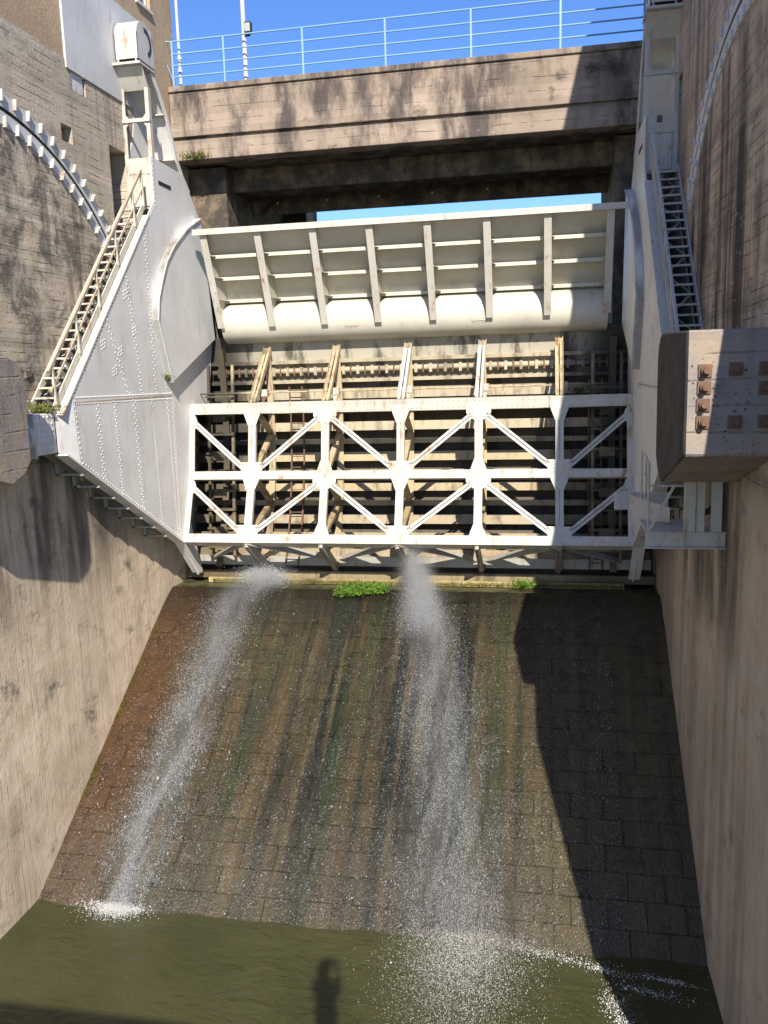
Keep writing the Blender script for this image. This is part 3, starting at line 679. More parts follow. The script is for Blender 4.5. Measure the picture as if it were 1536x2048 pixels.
    mb = MB(); mb.box(*sx(.3, .4), y0-.05, y0-.03, 4.82, 4.95)
    if s < 0: mb.build('warning_reflector', 'rusty', fp)
    mb = MB(); mb.sheet([(18.62, 6.82), (18.9, 6.4)], .025, *sx(-.02, .66)); mb.build('apron_plate', 'white_paint', root)
    mb = MB(); mb.box(*sx(-.02, .68), 18.5, 19.25, 6.83, 6.88); mb.build('top_shelf', 'chip_paint', root)
    mb = MB(); mb.sheet(BACK, .03, *sx(.02, .65)); bp = mb.build('back_plate', 'arm_paint', root)
    mb = MB(); mb.sheet(BACK, -.09, *sx(.62, .65)); mb.build('back_rim', 'arm_paint', bp)
    mb = MB(); mb.sheet(BACK, -.09, *sx(.0, .03)); mb.build('back_rim', 'arm_paint', bp)
    for i in (2, 4, 5):
        mb = MB(); yb, zb = BACK[i]; mb.box(*sx(.09, .61), yb-.13, yb-.02, zb-.02, zb+.01); mb.build('back_rib', 'white_paint', bp)
    mb = MB(); mb.prism([(18.95, 4.9), (19.3, 5.6), (19.5, 6.4), (19.8, 6.05), (20.2, 5.2), (20.4, 4.9)], *sx(.0, .015)); mb.build('rear_web', 'arm_paint', root)
    mb = MB(); mb.box(*sx(.645, .655), 19.1, 19.75, 4.42, 4.5); mb.build('slot', 'black_steel', root)
    # chain up the back
    for k in range(13):
        f = k/12*3; i = int(f); q = f-i; yb = BACK[i][0]*(1-q)+BACK[i+1][0]*q+.09; zb = BACK[i][1]*(1-q)+BACK[i+1][1]*q+.06
        d = Vector((0, BACK[i+1][0]-BACK[i][0], BACK[i+1][1]-BACK[i][1])).normalized(); e = d.cross(Vector((1, 0, 0)))
        mb = MB()
        for u in ((.3, .5) if k % 2 else (.36, .44)): mb.obox((X(u), yb, zb), Vector((.018, 0, 0)), d*.085, e*.045)
        mb.tube([(X(.26), yb, zb), (X(.56), yb, zb)], .03, 8); mb.build('chain_link', 'black_steel', root)
    # rounded hood over the chain wheel
    HP = [(18.62, 6.98), (18.62, 7.52), (18.68, 7.68), (18.8, 7.79), (18.98, 7.84), (19.16, 7.8), (19.3, 7.68), (19.38, 7.5), (19.42, 7.2), (19.44, 6.98)]
    mb = MB(); mb.sheet(HP, -.02, *sx(.06, .6)); hd = mb.build('hood', 'white_paint', root, smooth=True)
    inner = [(a*.999+.0189, b) for a, b in HP]
    mb = MB(); mb.prism(HP, *sx(.06, .075)); mb.build('hood_cheek', 'white_paint', hd)
    cyk, czk = 19.02, 7.42
    ring = []
    A = np.linspace(R(100), R(-70), 14)
    mb = MB(); mb.prism(HP, *sx(.585, .6)); mb.build('hood_cheek', 'white_paint', hd)
    cres = [(cyk+.3*math.cos(a), czk+.3*math.sin(a)) for a in A]+[(cyk+.19*math.cos(a)+.02, czk+.2*math.sin(a)) for a in A[::-1]]
    mb = MB(); n = len(A); u0, u1 = X(.601), X(.606)
    vs = [(u0, *p) for p in cres]+[(u1, *p) for p in cres]; m2 = 2*n
    fs = [(i, i+1, m2-2-i, m2-1-i) for i in range(n-1)]+[(i+m2, m2-1-i+m2, m2-2-i+m2, i+1+m2) for i in range(n-1)]+[(i, (i+1) % m2, m2+(i+1) % m2, m2+i) for i in range(m2)]
    mb.add(vs, fs); mb.build('wheel_slot_shade', 'black_steel', hd)  # black crescent laid on the cheek as the shade of its opening
    mb = MB(); mb.box(*sx(.14, .52), 18.66, 19.4, 6.88, 6.99); mb.build('hood_shade_block', 'dark_void', root)  # near-black block standing for the shade in the hood's open underside
    for u in (.12, .54):
        for yy in (18.63, 19.38): mb = MB(); mb.box(*sx(u-.015, u+.015), yy-.015, yy+.03, 6.88, 6.985); mb.build('hood_leg', 'chip_paint', root)
    return root
build_arm('l'); build_arm('r')

# stairs along the top of each arm
def stairs(s):
    X = (lambda u: XL+u) if s > 0 else (lambda u: XR-u); sx = lambda a, b: sorted((X(a), X(b)))
    root = thing('access_stair', (X(.35), 14.4, -.6), 'steep steel '+('rust-streaked stair with handrail climbing the sunlit' if s > 0 else 'blue-grey stair climbing the shaded')+' gate arm', 'stair')
    p0 = Vector((0, 14.2, -.56)); p1 = Vector((0, 18.55, 3.86)); d = p1-p0
    mb = MB()
    for u in (.02, .5):
        mb = MB(); q = p0+Vector((X(u), 0, 0)); mb.beam(q, q+d, .03, .13); mb.build('stringer', 'stair_paint' if s > 0 else 'chip_paint', root)
    n = 24
    for k in range(n):
        q = p0+d*((k+.4)/n); mb = MB(); mb.box(*sx(.045, .485), q.y-.08, q.y+.05, q.z-.005, q.z+.03); mb.build('tread', 'stair_paint' if s > 0 and random.random() < .75 else 'chip_paint', root)
    for k in range(12):
        q = p0+d*((k+.2)/12); q2 = p0+d*((k+1.1)/12); a, b = ((.09, .44) if k % 2 else (.44, .09))
        mb = MB(); mb.beam((X(a), q.y, q.z-.12), (X(b), q2.y, q2.z-.12), .05, .012); mb.build('lattice_bar', 'chip_paint', root)
    up = Vector((0, -.05, .74))
    fpos = (.03, .25, .46, .67, .88, .995)
    for f in fpos:
        q = p0+d*f+Vector((X(.52), 0, 0)); mb = MB(); mb.beam(q, q+up, .045, .045, (1, 0, 0)); mb.build('handrail_post', 'stair_paint' if s > 0 else 'chip_paint', root)
    for hgt, th in ((1., .05), (.5, .03)):
        q = p0+Vector((X(.52), 0, 0))+up*hgt; mb = MB(); mb.beam(q-d*.0, q+d*1.0, th, th); mb.build('handrail', 'handrail' if s > 0 else 'chip_paint', root)
stairs(1); stairs(-1)

# trunnion bearings
for s in (1, -1):
    X = (lambda u: XL+u) if s > 0 else (lambda u: XR-u); sx = lambda a, b: sorted((X(a), X(b)))
    root = thing('trunnion_bearing', (X(.35), 13.7, -1.35), 'bolted grey trunnion bearing box between the '+('sunlit arm and its rounded' if s > 0 else 'shaded arm and its bolted')+' concrete block', 'bearing')
    mb = MB(); mb.box(*sx(.05, .5), 13.55, 14.25, -1.3, -.56); bx = mb.build('housing', 'arm_paint', root, bevel=.02)
    mb = MB(); mb.box(*sx(.42, .54), 13.5, 13.56, -1.34, -.54); mb.box(*sx(.02, .1), 13.5, 13.56, -1.34, -.54); mb.build('edge_angle', 'chip_paint', root)
    mb = MB(); mb.cyl((X(.3), 13.56, -.95), (X(.3), 12.7, -.95), .2, 20); mb.build('shaft', 'light_grey', root, smooth=True)
    mb = MB(); mb.cyl((X(.3), 13.56, -.95), (X(.3), 13.4, -.95), .27, 20); mb.build('cover_ring', 'light_grey', root, smooth=True)
    for k in range(8):
        a = k*math.pi/4; mb = MB(); mb.cyl((X(.3)+.235*math.cos(a), 13.4, -.95+.235*math.sin(a)), (X(.3)+.235*math.cos(a), 13.37, -.95+.235*math.sin(a)), .025, 6); mb.build('bolt', 'chip_paint', root)
    mb = MB()
    for i in range(5):
        for j in range(6): mb.rivet((X(.62) if False else X(.5)+s*.002, 13.66+i*.12, -1.22+j*.12), (s, 0, 0), .024)
    mb.build('rivets', 'arm_paint', bx, kind='stuff')

# concrete blocks that carry the trunnions
BP = [(10.3, .37), (10.3, -1.07), (12.25, -1.64), (12.62, -1.5), (12.82, -1.3), (12.84, .06), (12.76, .26), (12.6, .38), (12.4, .43)]
for s in (1, -1):
    X = (lambda u: XL+u) if s > 0 else (lambda u: XR-u); sx = lambda a, b: sorted((X(a), X(b)))
    root = thing('concrete_bracket', (X(.5), 11.5, -1.6), 'massive '+('rounded concrete block projecting from the sunlit pier' if s > 0 else 'concrete block with rusty anchor bolts projecting from the shaded pier'), 'concrete block')
    mb = MB(); mb.prism(BP, *sx(.0, .9 if s > 0 else 1.02)); blk = mb.build('block', 'bracket_concrete', root, bevel=.025)
    if s < 0:                                            # bay-facing flank in near-black concrete
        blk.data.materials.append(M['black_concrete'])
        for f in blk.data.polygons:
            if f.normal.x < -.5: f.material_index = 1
    if s < 0:
        for (xx, zz) in ((1.79, -.09), (1.79, -.28), (1.79, -.48), (1.79, -.68), (2.13, -.08), (2.13, -.68), (2.45, -.08), (2.45, -.3), (2.45, -.68)):
            q = random.uniform(-.008, .008)
            mb = MB(); mb.box(xx-.075+q, xx+.075+q, 10.275, 10.302, zz-.075, zz+.075); pt = mb.build('anchor_plate', 'rusty', root, bevel=.004)
            mb = MB(); mb.cyl((xx+q, 10.276, zz), (xx+q, 10.235, zz), .055, 6); mb.cyl((xx+q, 10.236, zz), (xx+q, 10.17, zz), .034, 10); mb.build('anchor_bolt', 'rusty', pt)

# curved guide track let into each pier
def guide(s):
    X = (lambda u: XL+u) if s > 0 else (lambda u: XR-u); sx = lambda a, b: sorted((X(a), X(b)))
    cy_, cz_, r = (13.6 if s > 0 else 12.9), -.75, 5.55
    root = thing('guide_track', (X(.03), 16, 3), 'curved '+('white-lugged guide track with dark groove on the sunlit' if s > 0 else 'flaking guide track with dark groove on the shaded')+' pier wall', 'guide track')
    pt = lambda rr, a: (cy_+rr*math.cos(a), cz_+rr*math.sin(a))
    A = np.linspace(R(128 if s > 0 else 99), R(41), 60)
    for r0, r1, nm, mat, u0, u1 in ((r-.27, r-.04, 'band', 'light_grey', .0, .022), (r+.04, r+.27, 'band', 'light_grey', .0, .022), (r-.04, r+.04, 'groove', 'dark_void', .0, .006)):
        prof = [pt(r0, a) for a in A]; mb = MB(); n = len(A)
        V = []; Fc = []
        for u in (u0-.05, u1):
            V += [(X(u), *pt(r0, a)) for a in A]+[(X(u), *pt(r1, a)) for a in A]
        for i in range(n-1): Fc += [(i, i+1, n+i+1, n+i), (2*n+i, 3*n+i, 3*n+i+1, 2*n+i+1), (i, 2*n+i, 2*n+i+1, i+1), (n+i, n+i+1, 3*n+i+1, 3*n+i)]
        Fc += [(0, n, 3*n, 2*n), (n-1, 3*n-1, 4*n-1, 2*n-1)]
        mb.add(V, Fc); mb.build(nm, mat, root)
    k = 0; a = R(127 if s > 0 else 96)
    while a > R(42):
        for rr, off in ((r+.21, 0), (r-.21, .5)):
            aa = a-off*R(3.95)*.5; c = pt(rr, aa); er = Vector((0, math.cos(aa), math.sin(aa))); et = Vector((0, -math.sin(aa), math.cos(aa)))
            mb = MB(); mb.obox((X(.045), *c), Vector((.04 if s > 0 else .014, 0, 0)), er*(.1 if s > 0 else .07), et*.016); mb.build('lug', 'white_paint' if s > 0 else 'light_grey', root)
        a -= R(3.95)
guide(1); guide(-1)

# ------------------------------------------------------------------ service platform at the shaded pier
pf = thing('service_platform', (2.0, 13, -2.7), 'small white steel service platform hung below the anchor block', 'platform')
mb = MB(); mb.box(1.47, XR, 12.895, 12.905, -2.69, -2.48); mb.box(1.47, XR, 12.84, 12.96, -2.48, -2.46); mb.box(1.47, XR, 12.84, 12.96, -2.71, -2.69); mb.box(2.0, 2.02, 12.845, 12.894, -2.688, -2.482); mb.build('beam', 'white_paint', pf)
mb = MB(); mb.box(1.5, XR, 12.97, 14.0, -2.5, -2.47); mb.build('deck', 'chip_paint', pf)
for x0, wd in ((2.02, .15), (2.2, .1), (2.4, .14)):
    mb = MB(); mb.box(x0, x0+wd, 12.87, 12.885, -2.459, -1.62); mb.box(x0, x0+.012, 12.886, 12.97, -2.459, -1.62); mb.build('hanger', 'white_paint', pf)
mb = MB(); mb.beam((1.5, 12.8, -2.44), (1.86, 12.8, -1.75), .035, .035); mb.build('brace', 'white_paint', pf)
mb = MB(); mb.slab([(1.36, 14.2, -2.5), (1.9, 13.5, -2.44), (1.9, 13.5, -2.2), (1.36, 14.2, -2.1)], (0, .02, 0)); mb.build('kick_plate', 'white_paint', pf)
mb = MB(); mb.beam((1.2, 15.2, -2.35), (2.1, 15.2, -2.35), .12, .3); mb.build('deck_edge', 'chip_paint', pf)
rr_ = [(1.62, 14.9), (1.6, 14.1), (1.53, 13.1)]
for (xx, yy) in rr_:
    mb = MB(); mb.tube([(xx, yy, -2.47), (xx, yy, -1.45)], .018, 6); mb.build('guard_post', 'white_paint', pf)
for h in (-1.47, -1.8, -2.12):
    mb = MB(); mb.tube([(xx, yy, h) for xx, yy in rr_]+([(2.1, 13.05, h)] if h == -1.8 else []), .015, 6); mb.build('guard_rail', 'white_paint', pf)
hc = []
for k in range(5):
    a0 = [(2.3+(.17+.015*k)*math.cos(a)+.01*k, 13.06+.03*k, -1.93+(.24+.02*k)*math.sin(a)) for a in np.linspace(0, 2*math.pi, 22, endpoint=False)]; hc.append(a0)
mb = MB()
for a0 in hc: mb.tube(a0, .014, 6, closed=True)
tag(mb.build('hose_coil', 'hose_rubber', smooth=True), 'coiled black hose hanging behind the white platform posts', 'hose')

# footbridge the photographer stands on (its shadow crosses the foot of the pool)
fb = thing('footbridge', (XC, -.2, -1.75), 'concrete footbridge crossing the bay downstream of the gate', 'bridge')
mb = MB(); mb.box(XL-4, XR+4, -1.9, .3, -1.95, -1.6); mb.build('deck', 'bridge_concrete', fb)

# the photographer, whose shadow lies on the pool
def skinned(name, joints, links, mat, parent=None, root=0):
    me = bpy.data.meshes.new(name); me.from_pydata([j[0] for j in joints], links, []); me.update()
    o = bpy.data.objects.new(name, me); link(o, parent)
    o.modifiers.new('skin', 'SKIN'); sub = o.modifiers.new('sub', 'SUBSURF'); sub.levels = sub.render_levels = 2
    if not me.skin_vertices: me.attributes.new('skin_vertices', 'FLOAT', 'POINT') if False else None
    bm = bmesh.new(); bm.from_mesh(me); lay = bm.verts.layers.skin.verify(); bm.verts.ensure_lookup_table()
    for q, j in zip(bm.verts, joints): q[lay].radius = j[1] if isinstance(j[1], tuple) else (j[1], j[1])
    bm.verts[root][lay].use_root = True; bm.to_mesh(me); bm.free(); me.materials.append(M[mat]); return o
t = NT('navy_cloth'); t.out((.03, .04, .08), .9); t = NT('skin_tone'); t.out((.45, .27, .19), .6); t = NT('brown_hair'); t.out((.05, .03, .02), .7)
y_ = -.42; man = thing('person', (0, y_, -1.6), 'person in dark clothes on the footbridge holding up a phone', 'person')
J = [((0, y_, -.65), (.15, .11)), ((0, y_, -.4), (.15, .11)), ((0, y_, -.2), (.17, .11)), ((0, y_+.01, -.06), .055), ((0, y_+.02, .06), (.075, .09)), ((0, y_+.02, .17), (.07, .085)),
     ((.17, y_, -.16), .065), ((.2, y_+.1, -.38), .05), ((.13, y_+.3, -.16), .04), ((-.17, y_, -.16), .065), ((-.2, y_+.1, -.38), .05), ((-.13, y_+.3, -.16), .04),
     ((.1, y_, -.75), .09), ((.11, y_+.02, -1.15), .065), ((.11, y_-.02, -1.53), .045), ((.12, y_+.12, -1.57), .03), ((-.1, y_, -.75), .09), ((-.11, y_+.02, -1.15), .065), ((-.11, y_-.02, -1.53), .045), ((-.12, y_+.12, -1.57), .03)]
skinned('body', J, [(0, 1), (1, 2), (2, 3), (3, 4), (4, 5), (2, 6), (6, 7), (7, 8), (2, 9), (9, 10), (10, 11), (0, 12), (12, 13), (13, 14), (14, 15), (0, 16), (16, 17), (17, 18), (18, 19)], 'navy_cloth', man)
for sg in (1, -1):
    hx = sg*.11; P0 = (sg*.13, y_+.3, -.16); J = [(P0, .03), ((hx, y_+.34, -.09), (.03, .018))]; Lk = [(0, 1)]
    for k, (dx, ln) in enumerate(((-.024, .05), (-.008, .058), (.008, .055), (.024, .045))):
        b0_ = (hx+dx*.9, y_+.355, -.05); J += [(b0_, .009), ((hx+dx-sg*.012, y_+.375, -.05+ln*.7), .008), ((hx+dx-sg*.03, y_+.385, -.05+ln), .007)]; i_ = len(J); Lk += [(1, i_-3), (i_-3, i_-2), (i_-2, i_-1)]
    J += [((hx-sg*.03, y_+.33, -.08), .01), ((hx-sg*.045, y_+.325, -.05), .009)]; i_ = len(J); Lk += [(1, i_-2), (i_-2, i_-1)]
    skinned('hand', J, Lk, 'skin_tone', man)
mb = MB()
for k in range(40):
    a = rng.normal(0, 1, 3); a /= np.linalg.norm(a); a[2] = abs(a[2]); mb.obox((a[0]*.085, y_+.0+a[1]*.1-.01, .13+a[2]*.11), Vector((.035, 0, 0)), Vector((0, .035, 0)), Vector((0, 0, .025)))
mb.build('hair', 'brown_hair', man)
mb = MB(); mb.box(-.075, .075, -.045, -.037, -.04, .035); tag(mb.build('phone', 'black_steel', bevel=.003), 'black phone held sideways above the footbridge', 'phone')

# ------------------------------------------------------------------ spray, foam
def scatter(name, P, S, mat, label, cat, stretch=None):
    n = len(P); base = np.array([[1, 1, 1], [1, -1, -1], [-1, 1, -1], [-1, -1, 1]], float)*.6
    th = rng.uniform(0, 6.283, n); ph = np.arccos(rng.uniform(-1, 1, n))
    Rz = np.zeros((n, 3, 3)); c, s_ = np.cos(th), np.sin(th); Rz[:, 0, 0] = c; Rz[:, 0, 1] = -s_; Rz[:, 1, 0] = s_; Rz[:, 1, 1] = c; Rz[:, 2, 2] = 1
    Rx = np.zeros((n, 3, 3)); c, s_ = np.cos(ph), np.sin(ph); Rx[:, 1, 1] = c; Rx[:, 1, 2] = -s_; Rx[:, 2, 1] = s_; Rx[:, 2, 2] = c; Rx[:, 0, 0] = 1
    T = np.einsum('nij,njk->nik', Rz, Rx); off = np.einsum('nij,kj->nki', T, base)*S[:, None, None]
    if stretch is not None: off += (off@np.array(stretch[0]))[:, :, None]*np.array(stretch[0])[None, None]*stretch[1]
    V = (P[:, None, :]+off).reshape(-1, 3); ctr = V.mean(0)
    fi = np.array([[0, 1, 2], [0, 3, 1], [0, 2, 3], [1, 3, 2]]); Fc = (np.arange(n)[:, None, None]*4+fi[None]).reshape(-1)
    me = bpy.data.meshes.new(name); me.vertices.add(len(V)); me.vertices.foreach_set('co', (V-ctr).astype(np.float32).ravel())
    m = n*4; me.loops.add(m*3); me.loops.foreach_set('vertex_index', Fc.astype(np.int32)); me.polygons.add(m)
    me.polygons.foreach_set('loop_start', np.arange(m, dtype=np.int32)*3); me.polygons.foreach_set('loop_total', np.full(m, 3, np.int32))
    me.update(); me.validate(); me.materials.append(M[mat]); o = bpy.data.objects.new(name, me); link(o, None, Vector(ctr))
    return tag(o, label, cat, kind='stuff')
SD = np.array(sdir); SN = np.array(snorm)
def slope_np(s, h): 
    p = np.array([0, YS, ZS])[None]+s[:, None]*SD[None]
    k = np.where(s < .8, (.8-s)**2*.16, 0); return p+SN[None]*(h-k)[:, None]
NG = rng.uniform(0, 1, (400, 120))
def vnoise(a, b):
    i = np.floor(a).astype(int); j = np.floor(b).astype(int); fa = a-i; fb = b-j; g = lambda p, q: NG[p % 400, q % 120]
    fa = fa*fa*(3-2*fa); fb = fb*fb*(3-2*fb)
    return (g(i, j)*(1-fa)+g(i+1, j)*fa)*(1-fb)+(g(i, j+1)*(1-fa)+g(i+1, j+1)*fa)*fb
def thin(P, S, s, k=1.7):
    d = .5*vnoise(P[:, 0]*7+40+s*1.2, s*1.1+3)+.3*vnoise(P[:, 0]*17+90, s*3.1)+.2*vnoise(P[:, 0]*31, s*9)
    keep = rng.uniform(0, 1, len(P)) < np.clip((d-.2)*2, 0, 1)**k*1.5+.03
    return P[keep], S[keep]
def jet(n, path, width, hgt, size, dens):
    # path/width/height: lists over s; dens: exponent that thins the spray down the slope
    s = rng.uniform(0, 1, n)**dens*(path[-1][0]-path[0][0])+path[0][0]
    ks = [p[0] for p in path]; cx = np.interp(s, ks, [p[1] for p in path]); wd = np.interp(s, [p[0] for p in width], [p[1] for p in width])
    hh = np.interp(s, [p[0] for p in hgt], [p[1] for p in hgt])
    clump = np.sin(s*9+3*np.sin(s*2.3))*.12+np.sin(s*23)*.05
    g = rng.normal(0, 1, n)*.5+rng.uniform(-.45, .45, n)
    P = slope_np(s, np.abs(rng.normal(0, 1, n))*hh+.01); P[:, 0] = cx+(g+clump)*wd
    S = size*np.exp(rng.normal(0, .45, n)); return thin(P, S, s)
P1, S1 = jet(130000, [(-.1, -3.1), (.3, -2.9), (2.6, -2.3), (5.4, -1.85), (8., -1.5)], [(-.1, .3), (.6, .5), (2.6, .66), (5, .8), (8, 1.05)], [(0, .35), (1, .4), (3, .3), (8, .25)], .0023, .9)
u = rng.uniform(0, 1, 60000)**.7              # the burst where it leaves the gate
b0 = np.array([-3.15, 19.5, -4.15]); b1 = np.array([-2.8, 18.7, -5.3])
P2 = b0[None]+(b1-b0)[None]*u[:, None]*1.45+rng.normal(0, 1, (60000, 3))*(.04+.27*u)[:, None]*np.array([1, .8, .5])[None]; S2 = .0019*np.exp(rng.normal(0, .5, 60000))
scatter('water_spray', np.vstack([P1, P2]), np.concatenate([S1, S2]), 'droplets', 'broad white water spray bursting from the middle of the gate', 'water spray', (SD, 1.4))
P1, S1 = jet(95000, [(-.2, -6.75), (.2, -7.1), (.7, -7.45), (3., -7.55), (6, -7.65), (8.1, -7.7)], [(-.2, .28), (.6, .55), (3, .66), (6, .56), (8.1, .4)], [(0, .12), (.6, .25), (3, .2), (8, .12)], .0025, .85)
n3 = 16000; P3 = np.array([-6.95, 19.75, -5.05])[None]+rng.normal(0, 1, (n3, 3))*np.array([.3, .22, .1])[None]; P3[:, 2] += np.abs(rng.normal(0, .1, n3)); S3 = .0034*np.exp(rng.normal(0, .5, n3))
n4 = 7000; q4 = rng.normal(0, 1, n4); s4 = rng.uniform(3, 8.1, n4); P4 = slope_np(s4, np.abs(rng.normal(0, .06, n4))); P4[:, 0] = -7.66+q4*.24+.12*np.sin(s4*4); S4 = .0042*np.exp(rng.normal(0, .5, n4)); P4, S4 = thin(P4, S4, s4, 2.5)
scatter('water_spray', np.vstack([P1, P3, P4]), np.concatenate([S1, S3, S4]), 'droplets', 'narrow white water spray running down beside the orange-stained stones', 'water spray', (SD, 1.4))
# fine mist carried along with each spray
def mist(name, xc, wd, dn, s0, s1, hmax, label):
    # xc(s) = a + b s + c s^2 + d exp(-3 s); half width = w0 + w1 s; density = d0 + d1 exp(-d2 s)
    t = NT(name+'_air'); q = t.n('ShaderNodeVectorMath'); q.operation = 'SUBTRACT'; t.l(t.pos, q.inputs[0]); q.inputs[1].default_value = (0, YS, ZS)
    def dot(v):
        o = t.n('ShaderNodeVectorMath'); o.operation = 'DOT_PRODUCT'; t.l(q.outputs[0], o.inputs[0]); o.inputs[1].default_value = tuple(v); return o.outputs['Value']
    sv, hv = dot(sdir), dot(snorm); x = t.sep()[0]; ex = lambda a: t.math('EXPONENT', a)
    cx = t.math('ADD', t.math('ADD', xc[0], t.math('MULTIPLY', sv, xc[1])), t.math('ADD', t.math('MULTIPLY', t.math('MULTIPLY', sv, sv), xc[2]), t.math('MULTIPLY', ex(t.math('MULTIPLY', sv, -3)), xc[3])))
    u = t.math('DIVIDE', t.math('SUBTRACT', x, cx), t.math('ADD', wd[0], t.math('MULTIPLY', sv, wd[1])))
    g = ex(t.math('MULTIPLY', t.math('MULTIPLY', u, u), -1.6))
    hh = t.math('ADD', .22, t.math('MULTIPLY', ex(t.math('MULTIPLY', sv, -1.3)), .28)); gh = ex(t.math('DIVIDE', t.math('MULTIPLY', hv, -1), hh))
    d = t.math('ADD', dn[0], t.math('MULTIPLY', ex(t.math('MULTIPLY', sv, -dn[2])), dn[1]))
    nz = t.ramp(t.noise(1, 4, .6, t.mapped((3.2, 1.1, 1.1))), .3, .7, .35, 1.3)
    edge = t.math('MULTIPLY', t.ramp(sv, s1-.6, s1-.05, 1, 0), t.ramp(sv, s0+.05, s0+.35))
    den = t.math('MULTIPLY', t.math('MULTIPLY', t.math('MULTIPLY', g, gh), t.math('MULTIPLY', d, nz)), edge)
    pv = t.n('ShaderNodeVolumePrincipled'); pv.inputs['Color'].default_value = (.96, .97, 1, 1); pv.inputs['Anisotropy'].default_value = .1
    t.l(den, pv.inputs['Density']); mo_ = t.t.nodes['Material Output']; t.t.nodes.remove(t.b); t.l(pv.outputs[0], mo_.inputs['Volume'])
    mb = MB(); V = []; n = 13
    for k in range(n):
        sk_ = s0+(s1-s0)*k/(n-1); c_ = xc[0]+xc[1]*sk_+xc[2]*sk_*sk_+xc[3]*math.exp(-3*max(sk_, -.2)); w_ = 2.*(wd[0]+wd[1]*sk_); h_ = hmax[0] if sk_ < .6 else hmax[1]
        p0 = Vector((0, YS, ZS))+sdir*sk_
        V += [Vector((c_-w_, p0.y, p0.z))+snorm*.02, Vector((c_+w_, p0.y, p0.z))+snorm*.02, Vector((c_+w_, p0.y, p0.z))+snorm*h_, Vector((c_-w_, p0.y, p0.z))+snorm*h_]
    Fc = [(0, 1, 2, 3), (4*n-4, 4*n-1, 4*n-2, 4*n-3)]
    for k in range(n-1):
        for j in range(4): Fc.append((4*k+j, 4*k+(j+1) % 4, 4*k+4+(j+1) % 4, 4*k+4+j))
    mb.add(V, Fc); o = mb.build(name, name+'_air'); tag(o, label, 'mist', kind='stuff')
mist('water_mist', (-3., .27, -.0105, 0.), (.34, .085), (.8, 4.4, .95), -.7, 8.2, (1.35, .9), 'soft white mist hanging in the broad middle spray')
mist('spray_mist', (-7.45, -.03, 0., .75), (.5, -.012), (.95, 1.5, 1.), -.25, 8.1, (.8, .6), 'soft white mist hanging in the narrow spray')
nf = 75000; sf = 8.15*rng.uniform(0, 1, nf)**.55; Pf = slope_np(sf, np.full(nf, .004)); Pf[:, 0] = rng.uniform(XL+.15, XR-1.2, nf)  # white specks scattered as sun glints of the running film
Sf = .0026*np.exp(rng.normal(0, .55, nf)); Pf, Sf = thin(Pf, Sf, sf, 1.5)
scatter('film_glints', Pf, Sf, 'droplets', 'white specks standing in for sun glints on the wet spillway stones', 'water', (SD, .6))
def foam(n, fn, size, label):
    P = np.array([fn() for _ in range(n)]); S = size*np.exp(rng.normal(0, .42, n)); return scatter('foam', P, S, 'foam', label, 'foam')
foam(3600, lambda: (-7.75+random.gauss(0, .28), 13.02-abs(random.gauss(0, .16))+random.gauss(0, .05), ZW+.03+abs(random.gauss(0, .05))), .006, 'white churned foam where the narrow spray meets the pool')
foam(26000, lambda: (-1.3+random.gauss(0, .55), 13.1-abs(random.gauss(0, 1.3)), ZW+.04+abs(random.gauss(0, .1))), .0034, 'scattered foam flecks where the broad spray hits the pool')
def patch():
    k = random.choice(((0.0, 12.9, .5, .05), (.35, 12.75, .35, .06), (.9, 12.6, .25, .04), (1.0, 11.9, .1, .16), (1.6, 12.2, .3, .05), (1.15, 11.5, .1, .12), (1.9, 12.5, .25, .02)))
    a = random.gauss(0, 1); return (k[0]+a*k[2], k[1]+random.gauss(0, k[3])-a*.05+random.gauss(0, .03), ZW+.05)
foam(2200, patch, .006, 'loose foam patches drifting near the shaded pier')

# ------------------------------------------------------------------ plants
def leaves(name, n, fn, size, mat, label, cat, up=.5, long=2., stem=None):
    V = []; Fc = []
    for i in range(n):
        p = Vector(fn()); a = Vector((random.gauss(0, 1), random.gauss(0, 1), random.gauss(0, .6)+up)).normalized(); b = a.orthogonal().normalized()
        b.rotate(Matrix.Rotation(random.uniform(0, 6.28), 3, a))
        if stem is not None:
            if i == 0: V += [Vector(stem), Vector(stem)+Vector((.006, 0, 0))]
            V.append(p+Vector((0, 0, .004))); Fc.append((0, 1, len(V)-1)); q0 = len(V)-1
        L = size*random.uniform(.6, 1.3)*long; wv_ = size*random.uniform(.35, .6); q = len(V)
        V += [p, p+a*L*.5+b*wv_, p+a*L, p+a*L*.5-b*wv_]; Fc += [(q, q+1, q+2), (q, q+2, q+3)]
        if stem is not None: Fc.append((q0, q, q+1))
    me = bpy.data.meshes.new(name); c = sum(V, Vector())/len(V); me.from_pydata([tuple(v-c) for v in V], [], Fc); me.update(); me.materials.append(M[mat])
    o = bpy.data.objects.new(name, me); link(o, None, c); return tag(o, label, cat)
def weed():
    a = random.betavariate(2, 1.6); x = -5.1+a*1.35; y = 19.75-random.random()*(.3+.25*(1-a)); return (x+random.gauss(0, .06), y, -5.2+random.random()*.12-(19.75-y)*.3)
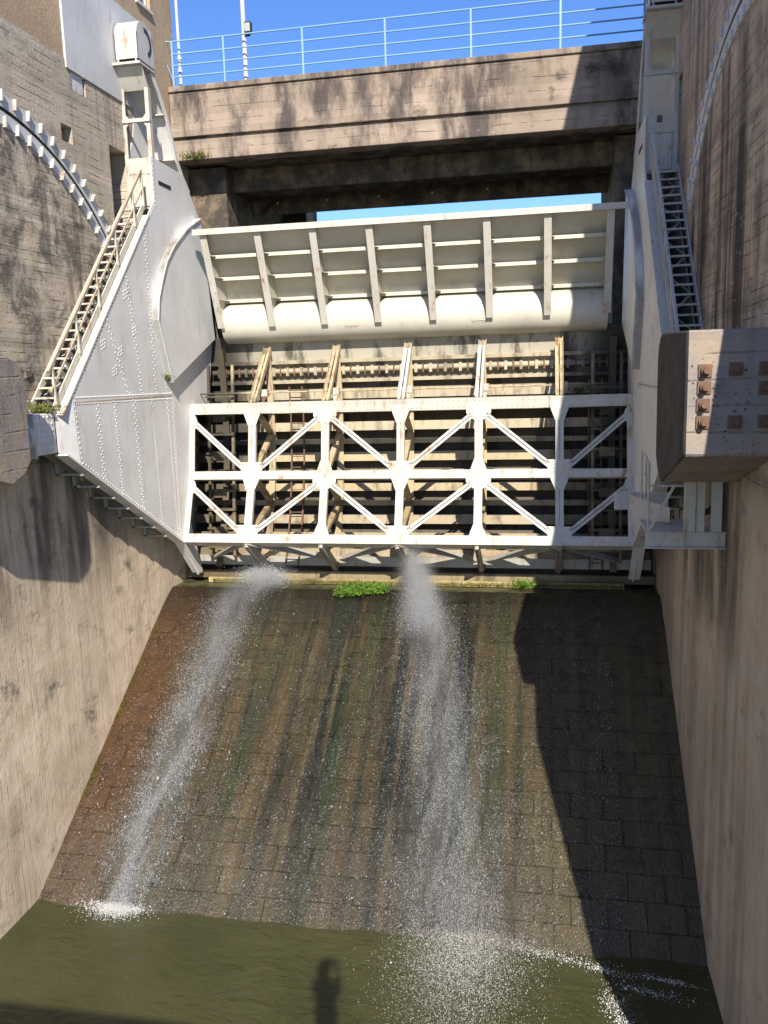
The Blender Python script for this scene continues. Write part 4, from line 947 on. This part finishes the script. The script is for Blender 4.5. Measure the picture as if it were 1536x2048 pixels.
leaves('leafy_weed', 1500, weed, .035, 'bright_leaf', 'large bright green leafy weed on the sill beside the broad spray', 'plant', stem=(-4.3, 19.8, -5.24))
leaves('leafy_weed', 320, lambda: (-.5+random.gauss(0, .14), 19.8+random.gauss(0, .08), -5.15+random.random()*.15), .035, 'bright_leaf', 'small bright green weed on the sill at the shadow edge', 'plant', stem=(-.5, 19.85, -5.2))
leaves('grass_tuft', 260, lambda: (-8.75+random.gauss(0, .16), YB+.05+random.gauss(0, .08), 5.5+random.random()*.1), .03, 'dry_grass', 'grass tuft growing at the bridge end over the sunlit arm', 'grass', 1.6, 5, (-8.75, YB+.06, 5.48))
leaves('grass_tuft', 420, lambda: (XL+.35+random.gauss(0, .12), 14.15+random.gauss(0, .12), -.55+random.random()*.12), .03, 'dry_grass', 'grass tuft on top of the trunnion bearing at the foot of the stair', 'grass', .9, 3, (XL+.35, 14.1, -.56))
leaves('grass_tuft', 160, lambda: (XL+.72+random.gauss(0, .04), 18.75+random.gauss(0, .07), -.02+random.random()*.1), .022, 'dry_grass', 'tiny grass tuft in the lower corner of the side shield', 'grass', .9, 3, (XL+.72, 18.75, -.04))
leaves('leafy_weed', 120, lambda: (.75+random.gauss(0, .1), 20.2+random.gauss(0, .06), -.6+random.random()*.1), .025, 'dark_leaf', 'dark spiky weed on the top chord beside the last strut', 'plant', 1.2, 4, (.75, 20.2, -.62))
mo = leaves('moss', 9000, lambda: (random.uniform(XL+.9, XR-.8), 20.15+random.gauss(0, .05), ZS-.06+random.random()*.1*abs(math.sin(random.random()*9))), .016, 'moss', 'yellow-green moss fringe along the spillway sill', 'moss', 1., 1.6); mo['kind'] = 'stuff'
def jm():
    s = random.choice((2.6, 3.1, 3.6, 4.0, 5.2, 5.5, 5.8, 1.6))+random.gauss(0, .12); p = slope(s); return (XL+abs(random.gauss(0, .05)), p.y, p.z+.02)
mo = leaves('moss', 900, jm, .02, 'moss', 'moss in the joint between spillway and sunlit pier', 'moss', .8, 1.6); mo['kind'] = 'stuff'
